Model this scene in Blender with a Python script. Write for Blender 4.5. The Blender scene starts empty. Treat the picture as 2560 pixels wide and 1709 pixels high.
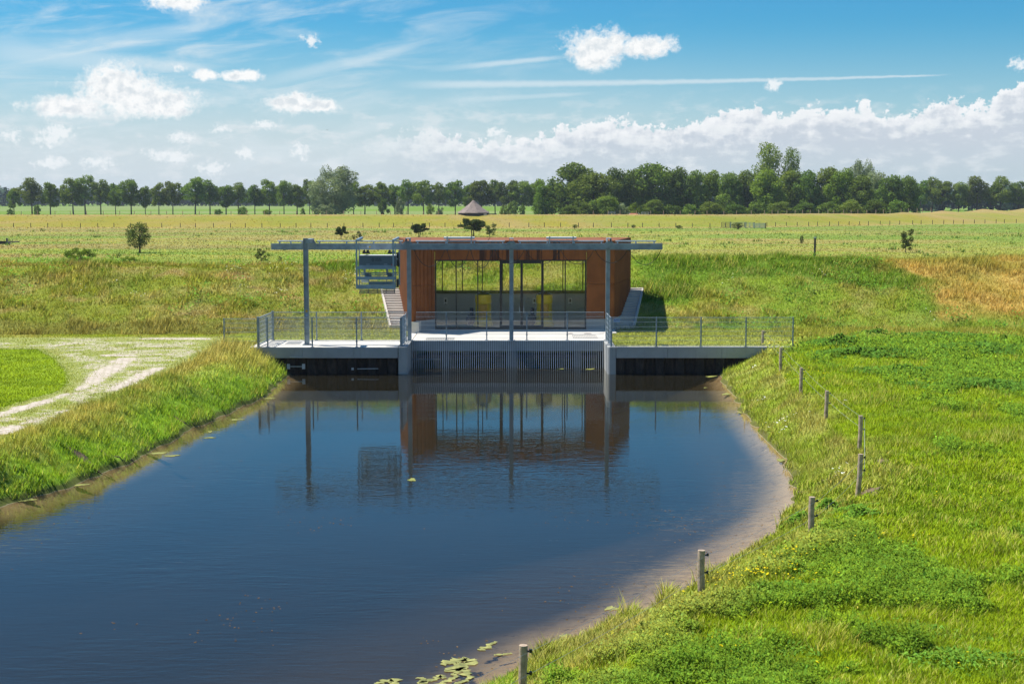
import bpy, math, random
import numpy as np
from mathutils import Vector
R = math.radians
random.seed(7)
rng = np.random.default_rng(11)
S = bpy.context.scene
C = S.collection

# ------------------------------------------------------------------ camera
F = 3555.6           # focal length in pixels of the 2560 px wide photograph
CAMH = 8.31
PITCH = R(5.77)
cam_d = bpy.data.cameras.new('camera'); cam = bpy.data.objects.new('camera', cam_d); C.objects.link(cam)
cam_d.sensor_width = 36; cam_d.lens = 50; cam_d.clip_start = 0.1; cam_d.clip_end = 12000
cam.location = (0, 0, CAMH); cam.rotation_euler = (math.pi/2 - PITCH, 0, 0)
S.camera = cam
S.view_settings.view_transform = 'Standard'; S.view_settings.look = 'None'
S.view_settings.exposure = 0.35; S.view_settings.gamma = 1
S.view_settings.use_curve_mapping = False
cp, sp = math.cos(PITCH), math.sin(PITCH)
def ray(px, py):
    u = (px-1280)/F; v = (py-854.5)/F
    return (u, cp - v*sp, -sp - v*cp)
def on_z(px, py, z=0.0):
    d = ray(px, py); t = (z-CAMH)/d[2]
    return (d[0]*t, d[1]*t)
def on_y(px, py, Y):
    d = ray(px, py); t = Y/d[1]
    return (d[0]*t, CAMH + d[2]*t)          # x, z

# ------------------------------------------------------------------ sun
SUN_TO = Vector((-1.68, 0.80, 3.15)).normalized()
sl = bpy.data.lights.new('sun', 'SUN'); sl.energy = 5.0; sl.angle = R(0.53); sl.color = (1.0, 0.955, 0.88)
so = bpy.data.objects.new('sun', sl); C.objects.link(so); so.location = (-30, 60, 60)
so.rotation_euler = SUN_TO.to_track_quat('Z', 'Y').to_euler()
sun_el = math.asin(SUN_TO.z); sun_rot = math.atan2(SUN_TO.x, SUN_TO.y)

# ------------------------------------------------------------------ node helpers
class NT:
    def __init__(s, tree): s.t = tree; s.n = tree.nodes; s.l = tree.links
    def new(s, typ, ins=None, **kw):
        nd = s.n.new(typ)
        for k, v in kw.items(): setattr(nd, k, v)
        if ins:
            for k, v in ins.items(): s.put(nd, k, v)
        return nd
    def put(s, nd, k, v):
        if isinstance(v, bpy.types.NodeSocket): s.l.new(v, nd.inputs[k])
        elif isinstance(v, bpy.types.Node): s.l.new(v.outputs[0], nd.inputs[k])
        else: nd.inputs[k].default_value = v
    def math(s, op, a, b=None, c=None, clamp=False):
        nd = s.n.new('ShaderNodeMath'); nd.operation = op; nd.use_clamp = clamp
        for i, v in enumerate((a, b, c)):
            if v is not None: s.put(nd, i, v)
        return nd.outputs[0]
    def vmath(s, op, a, b=None, c=None):
        nd = s.n.new('ShaderNodeVectorMath'); nd.operation = op
        for i, v in enumerate((a, b, c)):
            if v is not None: s.put(nd, i, v)
        return nd.outputs['Value'] if op == 'LENGTH' else nd.outputs[0]
    def smooth(s, v, a, b, lo=0.0, hi=1.0, typ='SMOOTHSTEP'):
        nd = s.n.new('ShaderNodeMapRange'); nd.interpolation_type = typ; nd.clamp = True
        for i, q in enumerate((v, a, b, lo, hi)): s.put(nd, i, q)
        return nd.outputs[0]
    def mix(s, f, a, b, blend='MIX'):
        nd = s.n.new('ShaderNodeMix'); nd.data_type = 'RGBA'; nd.blend_type = blend
        s.put(nd, 0, f); s.put(nd, 6, a); s.put(nd, 7, b)
        return nd.outputs[2]
    def noise(s, vec, scale, detail=4, rough=0.55, dist=0.0):
        nd = s.n.new('ShaderNodeTexNoise')
        if vec is not None: s.put(nd, 'Vector', vec)
        nd.inputs['Scale'].default_value = scale; nd.inputs['Detail'].default_value = detail
        nd.inputs['Roughness'].default_value = rough; nd.inputs['Distortion'].default_value = dist
        return nd.outputs['Fac']
def rgb(r, g, b): return (r, g, b, 1.0)

# ------------------------------------------------------------------ sky
W = bpy.data.worlds.new('World'); S.world = W; W.use_nodes = True
w = NT(W.node_tree); w.n.clear()
sky = w.new('ShaderNodeTexSky', sky_type='NISHITA')
sky.sun_disc = False; sky.sun_elevation = sun_el; sky.sun_rotation = sun_rot
sky.altitude = 0; sky.air_density = 1.0; sky.dust_density = 0.4; sky.ozone_density = 3.0
tc = w.new('ShaderNodeTexCoord')
sep = w.new('ShaderNodeSeparateXYZ', {0: tc.outputs['Generated']})
az = w.math('MULTIPLY', w.math('ARCTAN2', sep.outputs[0], sep.outputs[1]), 57.2958)
el = w.math('MULTIPLY', w.math('ARCSINE', sep.outputs[2]), 57.2958)
P = w.new('ShaderNodeCombineXYZ', {0: az, 1: el}).outputs[0]
def ae(px, py):
    d = ray(px, py); L = math.sqrt(d[0]**2+d[1]**2+d[2]**2)
    return math.degrees(math.atan2(d[0], d[1])), math.degrees(math.asin(d[2]/L))
PXD = 1/62.06        # degrees per photo pixel
n1 = w.noise(P, 0.75, 7, 0.62)
n2 = w.noise(w.vmath('ADD', P, (31.0, 17.0, 0)), 2.2, 6, 0.6)
nn = w.math('ADD', w.math('MULTIPLY', n1, 0.55), w.math('MULTIPLY', n2, 0.45))
def cloud_field(lst):
    acc = None
    for (x, y, rx, ry) in lst:
        a0, e0 = ae(x, y); sa, se = 1/(rx*PXD), 1/(ry*PXD)
        d = w.vmath('LENGTH', w.vmath('MULTIPLY_ADD', P, (sa, se, 0), (-a0*sa, -e0*se, 0)))
        acc = d if acc is None else w.new('ShaderNodeMath', {0: acc, 1: d, 2: 0.25}, operation='SMOOTH_MIN').outputs[0]
    return acc
big = cloud_field([(300, 222, 120, 62), (165, 268, 110, 30), (395, 252, 110, 42), (735, 256, 66, 28), (800, 264, 50, 18),
                   (1495, 120, 92, 48), (1605, 118, 90, 30), (1480, 150, 60, 24), (440, -4, 80, 32), (1540, 110, 40, 40),
                   (600, 190, 55, 15), (520, 188, 40, 14)])
small = cloud_field([(150, 330, 60, 22), (120, 350, 40, 16), (665, 312, 34, 14), (775, 102, 26, 18), (420, 390, 60, 20),
                     (750, 378, 30, 26), (615, 382, 26, 16), (445, 345, 34, 18), (530, 420, 50, 18), (555, 322, 34, 13),
                     (445, 168, 26, 12), (2552, 160, 30, 18), (1935, 212, 22, 16), (20, 340, 34, 20), (130, 408, 46, 18), (240, 405, 44, 18), (1240, 330, 30, 14)])
n4 = w.noise(w.vmath('ADD', P, (3.0, 7.0, 0)), 5.0, 6, 0.62)
m_big = w.smooth(w.math('ADD', w.math('ADD', big, w.math('MULTIPLY', w.math('SUBTRACT', nn, 0.5), 2.4)), w.math('MULTIPLY', w.math('SUBTRACT', n4, 0.5), 0.8)), 1.16, 0.50)
m_small = w.smooth(w.math('ADD', w.math('ADD', small, w.math('MULTIPLY', w.math('SUBTRACT', nn, 0.5), 3.0)), w.math('MULTIPLY', w.math('SUBTRACT', n4, 0.5), 2.6)), 1.05, 0.15)
# cloud bank rising to the right
crv = w.new('ShaderNodeFloatCurve')
cm = crv.mapping.curves[0]
pts = [(-400, 420), (600, 400), (880, 368), (1000, 335), (1100, 332), (1250, 350), (1400, 318), (1530, 296), (1610, 308), (1700, 310),
       (1830, 276), (2000, 272), (2100, 252), (2250, 270), (2350, 246), (2440, 258), (2510, 225), (2600, 195), (3200, 170)]
A0, A1 = -25.0, 25.0
for i, (x, y) in enumerate(pts):
    a, e = ae(x, y)
    q = ((a-A0)/(A1-A0), e/10.0)
    if i == 0: cm.points[0].location = (0.0, q[1])
    elif i == len(pts)-1: cm.points[1].location = (1.0, q[1])
    else: cm.points.new(q[0], q[1])
crv.mapping.update()
w.put(crv, 'Value', w.smooth(az, A0, A1, typ='LINEAR'))
top = w.math('MULTIPLY', crv.outputs[0], 10.0)
depthb = w.math('SUBTRACT', w.math('ADD', top, w.math('MULTIPLY', w.math('SUBTRACT', n2, 0.5), 1.7)), el)
depthb = w.math('ADD', depthb, w.math('MULTIPLY', w.math('SUBTRACT', n1, 0.5), 1.6))
m_bank = w.math('MULTIPLY', w.smooth(w.math('ADD', depthb, w.math('MULTIPLY', w.math('SUBTRACT', n4, 0.5), 0.7)), 0.0, 0.20), w.smooth(az, -8.0, -1.0))
n3 = w.noise(w.new('ShaderNodeCombineXYZ', {0: w.math('MULTIPLY', az, 0.8), 1: w.math('MULTIPLY', el, 2.0), 2: 4.2}).outputs[0], 1.0, 8, 0.6)
m_puff = w.math('MULTIPLY', w.smooth(n3, 0.48, 0.68), w.smooth(el, 4.6, 2.6))
# wisps
cir = w.new('ShaderNodeCombineXYZ', {0: w.math('ADD', w.math('MULTIPLY', az, 0.16), w.math('MULTIPLY', el, 0.10)),
                                     1: w.math('SUBTRACT', w.math('MULTIPLY', el, 0.9), w.math('MULTIPLY', az, 0.12))}).outputs[0]
nc = w.noise(cir, 1.25, 8, 0.62, 0.6)
m_cir = w.math('MULTIPLY', w.smooth(nc, 0.42, 0.78), w.smooth(az, 9.0, -14.0))
m_cir = w.math('MULTIPLY', m_cir, w.smooth(el, 9.5, 7.0, 0.0, 0.8))
def streak(x0, y0, x1, y1, w0, w1, op):
    a0, e0 = ae(x0, y0); a1, e1 = ae(x1, y1)
    t = w.smooth(az, a0, a1, typ='LINEAR')
    line = w.math('ADD', w.math('MULTIPLY', t, e1-e0), e0)
    wid = w.math('ADD', w.math('MULTIPLY', t, (w1-w0)*PXD), w0*PXD)
    dd = w.math('DIVIDE', w.math('ABSOLUTE', w.math('SUBTRACT', w.math('ADD', el, w.math('MULTIPLY', w.math('SUBTRACT', n2, .5), .10)), line)), wid)
    m = w.smooth(dd, 1.0, 0.1)
    m = w.math('MULTIPLY', m, w.math('MULTIPLY', w.smooth(az, a0-1.2, a0+2.5), w.smooth(az, a1+.1, a1-1.6)))
    return w.math('MULTIPLY', m, op)
st = w.math('MAXIMUM', streak(1020, 212, 2390, 187, 15, 3, 0.55), streak(1100, 172, 1440, 140, 12, 8, 0.5))
st = w.math('MAXIMUM', st, streak(1120, 252, 1500, 232, 12, 6, 0.3))
st = w.math('MAXIMUM', st, streak(640, 210, 1080, 105, 26, 14, 0.34))
st = w.math('MAXIMUM', st, streak(-60, 160, 560, 60, 60, 20, 0.30))
st = w.math('MAXIMUM', st, streak(-100, 120, 560, 175, 56, 14, 0.42))
skc = w.new('ShaderNodeHueSaturation', {'Hue': 0.497, 'Saturation': 1.22, 'Value': 1.0, 'Color': sky.outputs[0]}).outputs[0]
skc = w.mix(1.0, skc, rgb(0.40, 1.02, 1.27), 'MULTIPLY')
SCL = 1.0
K = 11.6
haze_c = rgb(0.66*K, 0.74*K, 0.79*K)
lowm = w.math('MULTIPLY', w.smooth(el, 7.2, 1.0, 0.0, 0.95), w.smooth(az, 24, -12, 0.62, 1.0))
c = w.mix(lowm, skc, haze_c)
c = w.mix(m_cir, c, rgb(0.74*K, 0.83*K, 0.88*K))
c = w.mix(st, c, rgb(0.80*K, 0.88*K, 0.92*K))
nr = w.noise(w.vmath('ADD', P, (31.0-.16, 17.0+.26, 0)), 2.2, 6, 0.6)
nr4 = w.noise(w.vmath('ADD', P, (3.0-.07, 7.0+.11, 0)), 5.0, 6, 0.62)
relief = w.math('ADD', w.math('MULTIPLY', w.math('SUBTRACT', nr, n2), 2.6), w.math('MULTIPLY', w.math('SUBTRACT', nr4, n4), .5))
bank_shade = w.smooth(w.math('ADD', w.math('ADD', depthb, w.math('MULTIPLY', w.math('SUBTRACT', n3, 0.5), -3.0)), w.math('MULTIPLY', relief, 0.9)), -0.1, 1.5)
bank_c = w.mix(bank_shade, rgb(0.93*K, 0.95*K, 0.97*K), rgb(0.585*K, 0.655*K, 0.735*K))
c = w.mix(w.math('MULTIPLY', m_bank, w.smooth(el, 0.0, 2.6, 0.45, 1.0)), c, bank_c)
c = w.mix(w.math('MULTIPLY', m_puff, 0.6), c, rgb(0.80*K, 0.85*K, 0.88*K))
c = w.mix(w.math('MULTIPLY', m_small, 0.9), c, rgb(0.90*K, 0.94*K, 0.96*K))
cum_sh = w.smooth(w.math('ADD', relief, w.math('MULTIPLY', w.math('SUBTRACT', 0.75, big), 0.55)), -0.15, 0.85)
cum_c = w.mix(w.math('MULTIPLY', cum_sh, 0.9), rgb(0.98*K, 0.99*K, 0.99*K), rgb(0.68*K, 0.75*K, 0.80*K))
c = w.mix(m_big, c, cum_c)
# cumulus higher than the frame (seen mirrored in the pond)
hi = cloud_field([(2080, -205, 170, 90), (2010, -360, 190, 95), (1800, -640, 300, 90), (-250, -200, 260, 80)])
m_hi = w.smooth(w.math('ADD', hi, w.math('MULTIPLY', w.math('SUBTRACT', nn, 0.5), 2.6)), 1.25, 0.35)
c = w.mix(w.math('MULTIPLY', m_hi, 0.85), c, rgb(0.80*K, 0.83*K, 0.87*K))
bg = w.new('ShaderNodeBackground', {'Color': c, 'Strength': 0.068})
w.new('ShaderNodeOutputWorld', {0: bg})

# ------------------------------------------------------------------ object helpers
def setp(o, label=None, cat=None, group=None, kind=None):
    if label: o['label'] = label
    if cat: o['category'] = cat
    if group: o['group'] = group
    if kind: o['kind'] = kind
    return o
def empty(name, loc, label, cat, group=None, rz=0.0):
    o = bpy.data.objects.new(name, None); C.objects.link(o)
    o.location = loc; o.rotation_euler = (0, 0, rz); o.empty_display_size = 0.3
    return setp(o, label, cat, group)
class MB:
    def __init__(s): s.v = []; s.f = []; s.o = (0, 0, 0)
    def org(s, o): s.o = o; return s
    def add(s, vs, fs):
        b = len(s.v); s.v += [tuple(q) for q in vs]; s.f += [tuple(b+i for i in f) for f in fs]; return s
    def box(s, x0, x1, y0, y1, z0, z1):
        return s.prism([(x0, y0), (x1, y0), (x1, y1), (x0, y1)], z0, z1)
    def prism(s, poly, z0, z1, zt=None):
        n = len(poly)
        area = sum(poly[i][0]*poly[(i+1) % n][1]-poly[(i+1) % n][0]*poly[i][1] for i in range(n))
        if area < 0: poly = poly[::-1]
        vs = [(x, y, z0) for x, y in poly] + [(x, y, z1) for x, y in poly]
        fs = [tuple(range(n-1, -1, -1)), tuple(range(n, 2*n))] + [(i, (i+1) % n, n+(i+1) % n, n+i) for i in range(n)]
        return s.add(vs, fs)
    def bar(s, p, q, w_, h_=None, up=(0, 0, 1)):
        h_ = w_ if h_ is None else h_
        p = Vector(p); q = Vector(q); d = (q-p).normalized(); u = Vector(up)
        if abs(d.dot(u)) > 0.98: u = Vector((0, 1, 0))
        a = d.cross(u).normalized(); b = a.cross(d).normalized()
        vs = []
        for c_ in (p, q):
            for sa, sb in ((-1, -1), (1, -1), (1, 1), (-1, 1)): vs.append(c_+a*sa*w_/2+b*sb*h_/2)
        return s.add(vs, [(3, 2, 1, 0), (4, 5, 6, 7), (0, 1, 5, 4), (1, 2, 6, 5), (2, 3, 7, 6), (3, 0, 4, 7)])
    def cyl(s, p, q, r0, r1=None, n=10):
        r1 = r0 if r1 is None else r1
        p = Vector(p); q = Vector(q); d = (q-p).normalized(); u = Vector((0, 0, 1))
        if abs(d.dot(u)) > 0.98: u = Vector((0, 1, 0))
        a = d.cross(u).normalized(); b = d.cross(a).normalized()
        vs = []
        for c_, r in ((p, r0), (q, r1)):
            for i in range(n):
                t = 2*math.pi*i/n; vs.append(c_+a*math.cos(t)*r+b*math.sin(t)*r)
        return s.add(vs, [tuple(range(n)), tuple(range(2*n-1, n-1, -1))] + [(i, n+i, n+(i+1) % n, (i+1) % n) for i in range(n)])
    def lathe(s, cx, cy, prof, n=20):
        vs = []; fs = []
        for (r, z) in prof:
            for i in range(n): t = 2*math.pi*i/n; vs.append((cx+r*math.cos(t), cy+r*math.sin(t), z))
        m = len(prof)
        for j in range(m-1):
            for i in range(n): fs.append((j*n+i, j*n+(i+1) % n, (j+1)*n+(i+1) % n, (j+1)*n+i))
        fs.append(tuple(range(n-1, -1, -1))); fs.append(tuple((m-1)*n+i for i in range(n)))
        return s.add(vs, fs)
    def build(s, name, mat, parent=None, bevel=0, smooth=False):
        me = bpy.data.meshes.new(name)
        vs = s.v
        if parent is not None:
            M = parent.matrix_basis.inverted() if False else None
            lx, ly, lz = abs_loc(parent)
            vs = [(x-lx, y-ly, z-lz) for x, y, z in vs]
        me.from_pydata(vs, [], s.f); me.update()
        if smooth:
            for p_ in me.polygons: p_.use_smooth = True
        me.materials.append(mat)
        o = bpy.data.objects.new(name, me); C.objects.link(o)
        if parent is not None: o.parent = parent
        if bevel:
            b = o.modifiers.new('bevel', 'BEVEL'); b.width = bevel; b.segments = 2; b.limit_method = 'ANGLE'
        return o
def abs_loc(o):
    x = y = z = 0.0
    while o is not None:
        x += o.location.x; y += o.location.y; z += o.location.z; o = o.parent
    return x, y, z
def copy_tree(o, parent=None):
    c_ = o.copy(); C.objects.link(c_); c_.parent = parent
    for ch in [q for q in bpy.data.objects if q.parent is o]: copy_tree(ch, c_)
    return c_

# ------------------------------------------------------------------ materials
def new_mat(name):
    m = bpy.data.materials.new(name); m.use_nodes = True
    t = NT(m.node_tree); t.n.clear()
    return m, t
def pbr(name, col, rough=0.6, metal=0.0, var=0.15, scale=3.0, bump=0.0, bscale=30.0, streak=0.0, col2=None, spec=0.5):
    m, t = new_mat(name)
    co = t.new('ShaderNodeTexCoord').outputs['Object']
    nz = t.noise(co, scale, 6, 0.6)
    f = t.smooth(nz, 0.3, 0.7, 0, 1, 'LINEAR')
    a = rgb(*[c_*(1-var) for c_ in col]); b = rgb(*[min(1, c_*(1+var)) for c_ in (col2 or col)])
    colr = t.mix(f, a, b)
    if streak:
        mp = t.new('ShaderNodeMapping', {'Vector': co, 'Scale': (6, 6, 0.35)}).outputs[0]
        ns = t.noise(mp, 1.6, 4, 0.6)
        colr = t.mix(t.smooth(ns, 0.55, 0.75, 0, streak), colr, rgb(*[c_*0.45 for c_ in col]))
    bs = t.new('ShaderNodeBsdfPrincipled', {'Base Color': colr, 'Roughness': t.smooth(t.noise(co, scale*3, 3), .2, .8, max(0, rough-.1), min(1, rough+.1)), 'Metallic': metal})
    bs.inputs['Specular IOR Level'].default_value = spec
    if bump:
        bm = t.new('ShaderNodeBump', {'Height': t.noise(co, bscale, 4), 'Strength': bump, 'Distance': 0.02})
        t.put(bs, 'Normal', bm.outputs[0])
    t.new('ShaderNodeOutputMaterial', {0: bs})
    return m
M = {}
M['galv'] = pbr('galvanised_steel', (0.265, 0.325, 0.365), 0.45, 0.25, 0.28, 2.5, 0.08, 60)
M['rackbar'] = pbr('rack_bar_steel', (0.74, 0.77, 0.78), 0.5, 0.0, 0.12, 4)
M['galv_light'] = pbr('bright_galvanised_steel', (0.48, 0.54, 0.58), 0.45, 0.25, 0.12, 4)
M['bluegrey'] = pbr('blue_grey_paint', (0.10, 0.145, 0.175), 0.5, 0.0, 0.10, 2)
M['rake_frame'] = pbr('frame_steel', (0.26, 0.36, 0.43), 0.45, 0.3, 0.15, 4)
M['concrete'] = pbr('concrete', (0.36, 0.365, 0.35), 0.85, 0, 0.12, 1.2, 0.25, 25, 0.25)
M['bright'] = pbr('white_plastic', (0.88, 0.90, 0.88), 0.5, 0, 0.03, 3)
M['column'] = pbr('column_concrete', (0.17, 0.18, 0.18), 0.9, 0, 0.15, 2, .2, 20, .3)  # darker than the other concrete, painting in the shade of the recess
M['intake_shade'] = pbr('shaded_intake_concrete', (0.030, 0.032, 0.034), 0.7, 0, 0.3, 2)  # near-black colour stands in for the shade under the deck
M['deck'] = pbr('pale_concrete_deck', (0.66, 0.62, 0.55), 0.9, 0, 0.08, 0.8, 0.15, 30)
M['stairs'] = pbr('stair_concrete', (0.60, 0.55, 0.48), 0.9, 0, 0.08, 2, 0.15, 30)
M['black'] = pbr('black_frame', (0.012, 0.012, 0.013), 0.4, 0, 0.1, 3)
M['yellow'] = pbr('yellow_paint', (0.95, 0.68, 0.012), 0.4, 0, 0.08, 2)
M['amber'] = pbr('amber_panel', (0.62, 0.34, 0.015), 0.4, 0, 0.1, 2)
M['blue'] = pbr('blue_paint', (0.008, 0.04, 0.14), 0.6, 0, 0.1, 2)
M['white'] = pbr('white_enamel', (0.75, 0.76, 0.76), 0.5, 0, 0.05, 3)
M['inner'] = pbr('interior_wall', (0.50, 0.54, 0.55), 0.8, 0, 0.08, 1)
M['floor'] = pbr('interior_floor', (0.50, 0.49, 0.46), 0.6, 0, 0.08, 1)
M['wood'] = pbr('weathered_post_wood', (0.36, 0.27, 0.185), 0.9, 0, 0.35, 5, 0.4, 20, 0.45, (0.50, 0.38, 0.27))
M['darkwood'] = pbr('dark_wood', (0.035, 0.033, 0.035), 0.8, 0, 0.3, 3, 0.3, 20)
M['wire'] = pbr('fence_wire', (0.45, 0.47, 0.48), 0.5, 0.4, 0.05, 3)
M['cable'] = pbr('black_cable', (0.02, 0.02, 0.02), 0.6, 0, 0.05, 3)
M['grate'] = pbr('rusty_tines', (0.20, 0.17, 0.15), 0.7, 0.2, 0.25, 6)
M['thatch'] = pbr('thatch', (0.27, 0.21, 0.18), 1.0, 0, 0.25, 1.2, 0.6, 6, 0.3)
M['redtile'] = pbr('red_roof_tile', (0.50, 0.18, 0.10), 0.8, 0, 0.15, 2)
M['sticker'] = pbr('yellow_sticker', (0.60, 0.36, 0.01), 0.5, 0, 0.05, 3)
M['sign'] = pbr('pale_blue_sign', (0.30, 0.42, 0.62), 0.5, 0, 0.05, 3)
M['signink'] = pbr('dark_blue_print', (0.01, 0.03, 0.16), 0.5, 0, 0.05, 3)
M['ink'] = pbr('dark_print', (0.006, 0.008, 0.012), 0.5, 0, 0.05, 3)
M['roller'] = pbr('roller_white', (0.62, 0.66, 0.66), 0.6, 0, 0.05, 3)
M['hatch'] = pbr('galvanised_grating', (0.30, 0.30, 0.29), 0.6, 0.2, 0.1, 3)
M['red'] = pbr('red_part', (0.45, 0.05, 0.03), 0.5, 0, 0.05, 3)

def corten(stain=.55):
    m, t = new_mat('corten_steel')
    co = t.new('ShaderNodeTexCoord').outputs['Object']
    n_ = t.noise(co, 1.1, 7, 0.65)
    mp = t.new('ShaderNodeMapping', {'Vector': co, 'Scale': (3.2, 3.2, 0.12)}).outputs[0]
    ns = t.noise(mp, 1.6, 4, 0.6)
    c_ = t.mix(t.smooth(n_, .3, .7, 0, 1, 'LINEAR'), rgb(0.178, 0.054, 0.012), rgb(0.300, 0.098, 0.023))
    c_ = t.mix(t.smooth(ns, .45, .8 if stain < .6 else .6, 0, stain), c_, rgb(0.13, 0.044, 0.012) if stain < .6 else rgb(.035, .014, .010))
    bs = t.new('ShaderNodeBsdfPrincipled', {'Base Color': c_, 'Roughness': 0.85})
    bm = t.new('ShaderNodeBump', {'Height': t.noise(co, 40, 4), 'Strength': .15, 'Distance': .02}); t.put(bs, 'Normal', bm.outputs[0])
    t.new('ShaderNodeOutputMaterial', {0: bs}); return m
M['corten'] = corten(); M['corten_stained'] = corten(.9)
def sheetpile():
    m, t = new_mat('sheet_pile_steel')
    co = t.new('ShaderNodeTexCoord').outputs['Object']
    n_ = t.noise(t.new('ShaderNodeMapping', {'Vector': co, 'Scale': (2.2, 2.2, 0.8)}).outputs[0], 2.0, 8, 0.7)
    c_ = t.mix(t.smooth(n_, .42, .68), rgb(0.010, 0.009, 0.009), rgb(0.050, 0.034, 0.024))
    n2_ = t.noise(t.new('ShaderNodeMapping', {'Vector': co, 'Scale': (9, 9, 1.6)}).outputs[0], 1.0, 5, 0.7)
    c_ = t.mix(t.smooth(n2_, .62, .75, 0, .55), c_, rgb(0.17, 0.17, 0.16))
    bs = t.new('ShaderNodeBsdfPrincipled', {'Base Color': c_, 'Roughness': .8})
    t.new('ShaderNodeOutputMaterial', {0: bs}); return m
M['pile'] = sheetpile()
def glass():
    m, t = new_mat('window_glass')
    tr = t.new('ShaderNodeBsdfTransparent', {'Color': rgb(.985, .99, .985)})
    gl = t.new('ShaderNodeBsdfGlossy', {'Color': rgb(1, 1, 1), 'Roughness': 0.0})
    fr = t.new('ShaderNodeFresnel', {'IOR': 1.5})
    mx = t.new('ShaderNodeMixShader', {0: fr.outputs[0], 1: tr, 2: gl})
    t.new('ShaderNodeOutputMaterial', {0: mx}); return m
M['glass'] = glass()

def foliage(name, mode='attr', c1=(.05, .1, .02), c2=(.1, .17, .03), trans=0.35, randv=0.0):
    m, t = new_mat(name)
    if mode == 'attr':
        col = t.new('ShaderNodeAttribute', attribute_name='Col').outputs['Color']
    else:
        at = t.new('ShaderNodeAttribute', attribute_name='Col').outputs['Fac']
        oi = t.new('ShaderNodeObjectInfo').outputs['Random']
        col = t.mix(at, rgb(*c1), rgb(*c2))
        col = t.new('ShaderNodeHueSaturation', {'Hue': t.smooth(oi, 0, 1, .5-randv*.10, .5+randv*.16, 'LINEAR'),
              'Value': t.smooth(t.math('FRACT', t.math('MULTIPLY', oi, 7.31)), 0, 1, 1-randv*1.8, 1+randv*2.0, 'LINEAR'), 'Color': col}).outputs[0]
    df = t.new('ShaderNodeBsdfDiffuse', {'Color': col})
    tl = t.new('ShaderNodeBsdfTranslucent', {'Color': t.mix(1.0, col, rgb(1.25, 1.15, .5), 'MULTIPLY')})
    if mode != 'attr':
        g = t.new('ShaderNodeNewGeometry')
        t.put(df, 'Normal', t.vmath('NORMALIZE', t.vmath('MULTIPLY_ADD', g.outputs['Normal'], (.7, .7, .7), (-.15, 0, .45))))
    if mode == 'attr':
        g = t.new('ShaderNodeNewGeometry')
        nrm = t.vmath('NORMALIZE', t.vmath('MULTIPLY_ADD', g.outputs['Normal'], (.45, .45, .2), (-.2, .05, .8)))
        t.put(df, 'Normal', nrm)
    mx = t.new('ShaderNodeMixShader', {0: trans, 1: df, 2: tl})
    t.new('ShaderNodeOutputMaterial', {0: mx}); return m
M['grass'] = foliage('grass_blades', 'attr', trans=0.30)
M['leaf'] = foliage('tree_leaves', 'obj', (.080, .130, .028), (.21, .29, .050), .35, .15)
M['leaf_light'] = foliage('light_tree_leaves', 'obj', (.10, .16, .022), (.22, .31, .04), .38, .10)
M['leaf_silver'] = foliage('silvery_leaves', 'obj', (.14, .19, .095), (.34, .40, .22), .30, .08)
M['leaf_bush'] = foliage('shrub_leaves', 'obj', (.035, .055, .016), (.12, .15, .04), .3, .10)
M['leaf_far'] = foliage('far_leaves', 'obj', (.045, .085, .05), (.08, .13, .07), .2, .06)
M['bark'] = pbr('bark', (0.055, 0.045, 0.036), 0.95, 0, 0.3, 2, 0.4, 8)

# ------------------------------------------------------------------ noise in numpy
def h2(ix, iy, seed):
    n = (ix.astype(np.int64)*374761393 + iy.astype(np.int64)*668265263 + seed*974634777) & 0xFFFFFFFF
    n = ((n ^ (n >> 13))*1274126177) & 0xFFFFFFFF
    n = (n ^ (n >> 16)) & 0xFFFFFFFF
    return n/4294967295.0
def vnoise(x, y, seed=0):
    x0 = np.floor(x); y0 = np.floor(y); fx = x-x0; fy = y-y0
    fx = fx*fx*(3-2*fx); fy = fy*fy*(3-2*fy)
    a = h2(x0, y0, seed); b = h2(x0+1, y0, seed); c_ = h2(x0, y0+1, seed); d = h2(x0+1, y0+1, seed)
    return (a*(1-fx)+b*fx)*(1-fy)+(c_*(1-fx)+d*fx)*fy
def fbm(x, y, seed=0, o=4):
    s_ = 0; a = .5; t = 0
    for i in range(o):
        s_ = s_+a*vnoise(x*2**i+i*13.7, y*2**i-i*7.1, seed+i); t += a; a *= .55
    return s_/t
def sst(a, b, x):
    t = np.clip((x-a)/(b-a), 0, 1); return t*t*(3-2*t)

# ------------------------------------------------------------------ pond outline, terrain
left_shore = [(718, 940), (666, 988), (576, 1030), (479, 1069), (388, 1124), (307, 1163), (194, 1208), (97, 1240), (0, 1268)]
right_shore = [(1809, 939), (1826, 981), (1864, 1035), (1918, 1101), (1962, 1144), (1990, 1190), (1999, 1225), (1994, 1266), (1962, 1324),
               (1896, 1379), (1800, 1436), (1744, 1488), (1667, 1526), (1569, 1569), (1450, 1613), (1362, 1667), (1308, 1705)]
CL, CR = -5.2, 4.75
pond = [(-10.6, 67.4)] + [on_z(*p) for p in left_shore[1:]] + [(-22, 31), (-34, 20), (-40, 14), (-20, 10), (-6, 11), (-3.4, 15), (-1.8, 19.6)]
pond += [on_z(*p) for p in reversed(right_shore[1:])] + [(9.94, 67.4), (CR, 67.4), (CR, 76.0), (CL, 76.0), (CL, 67.4)]
pondA = np.array(pond)
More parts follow.
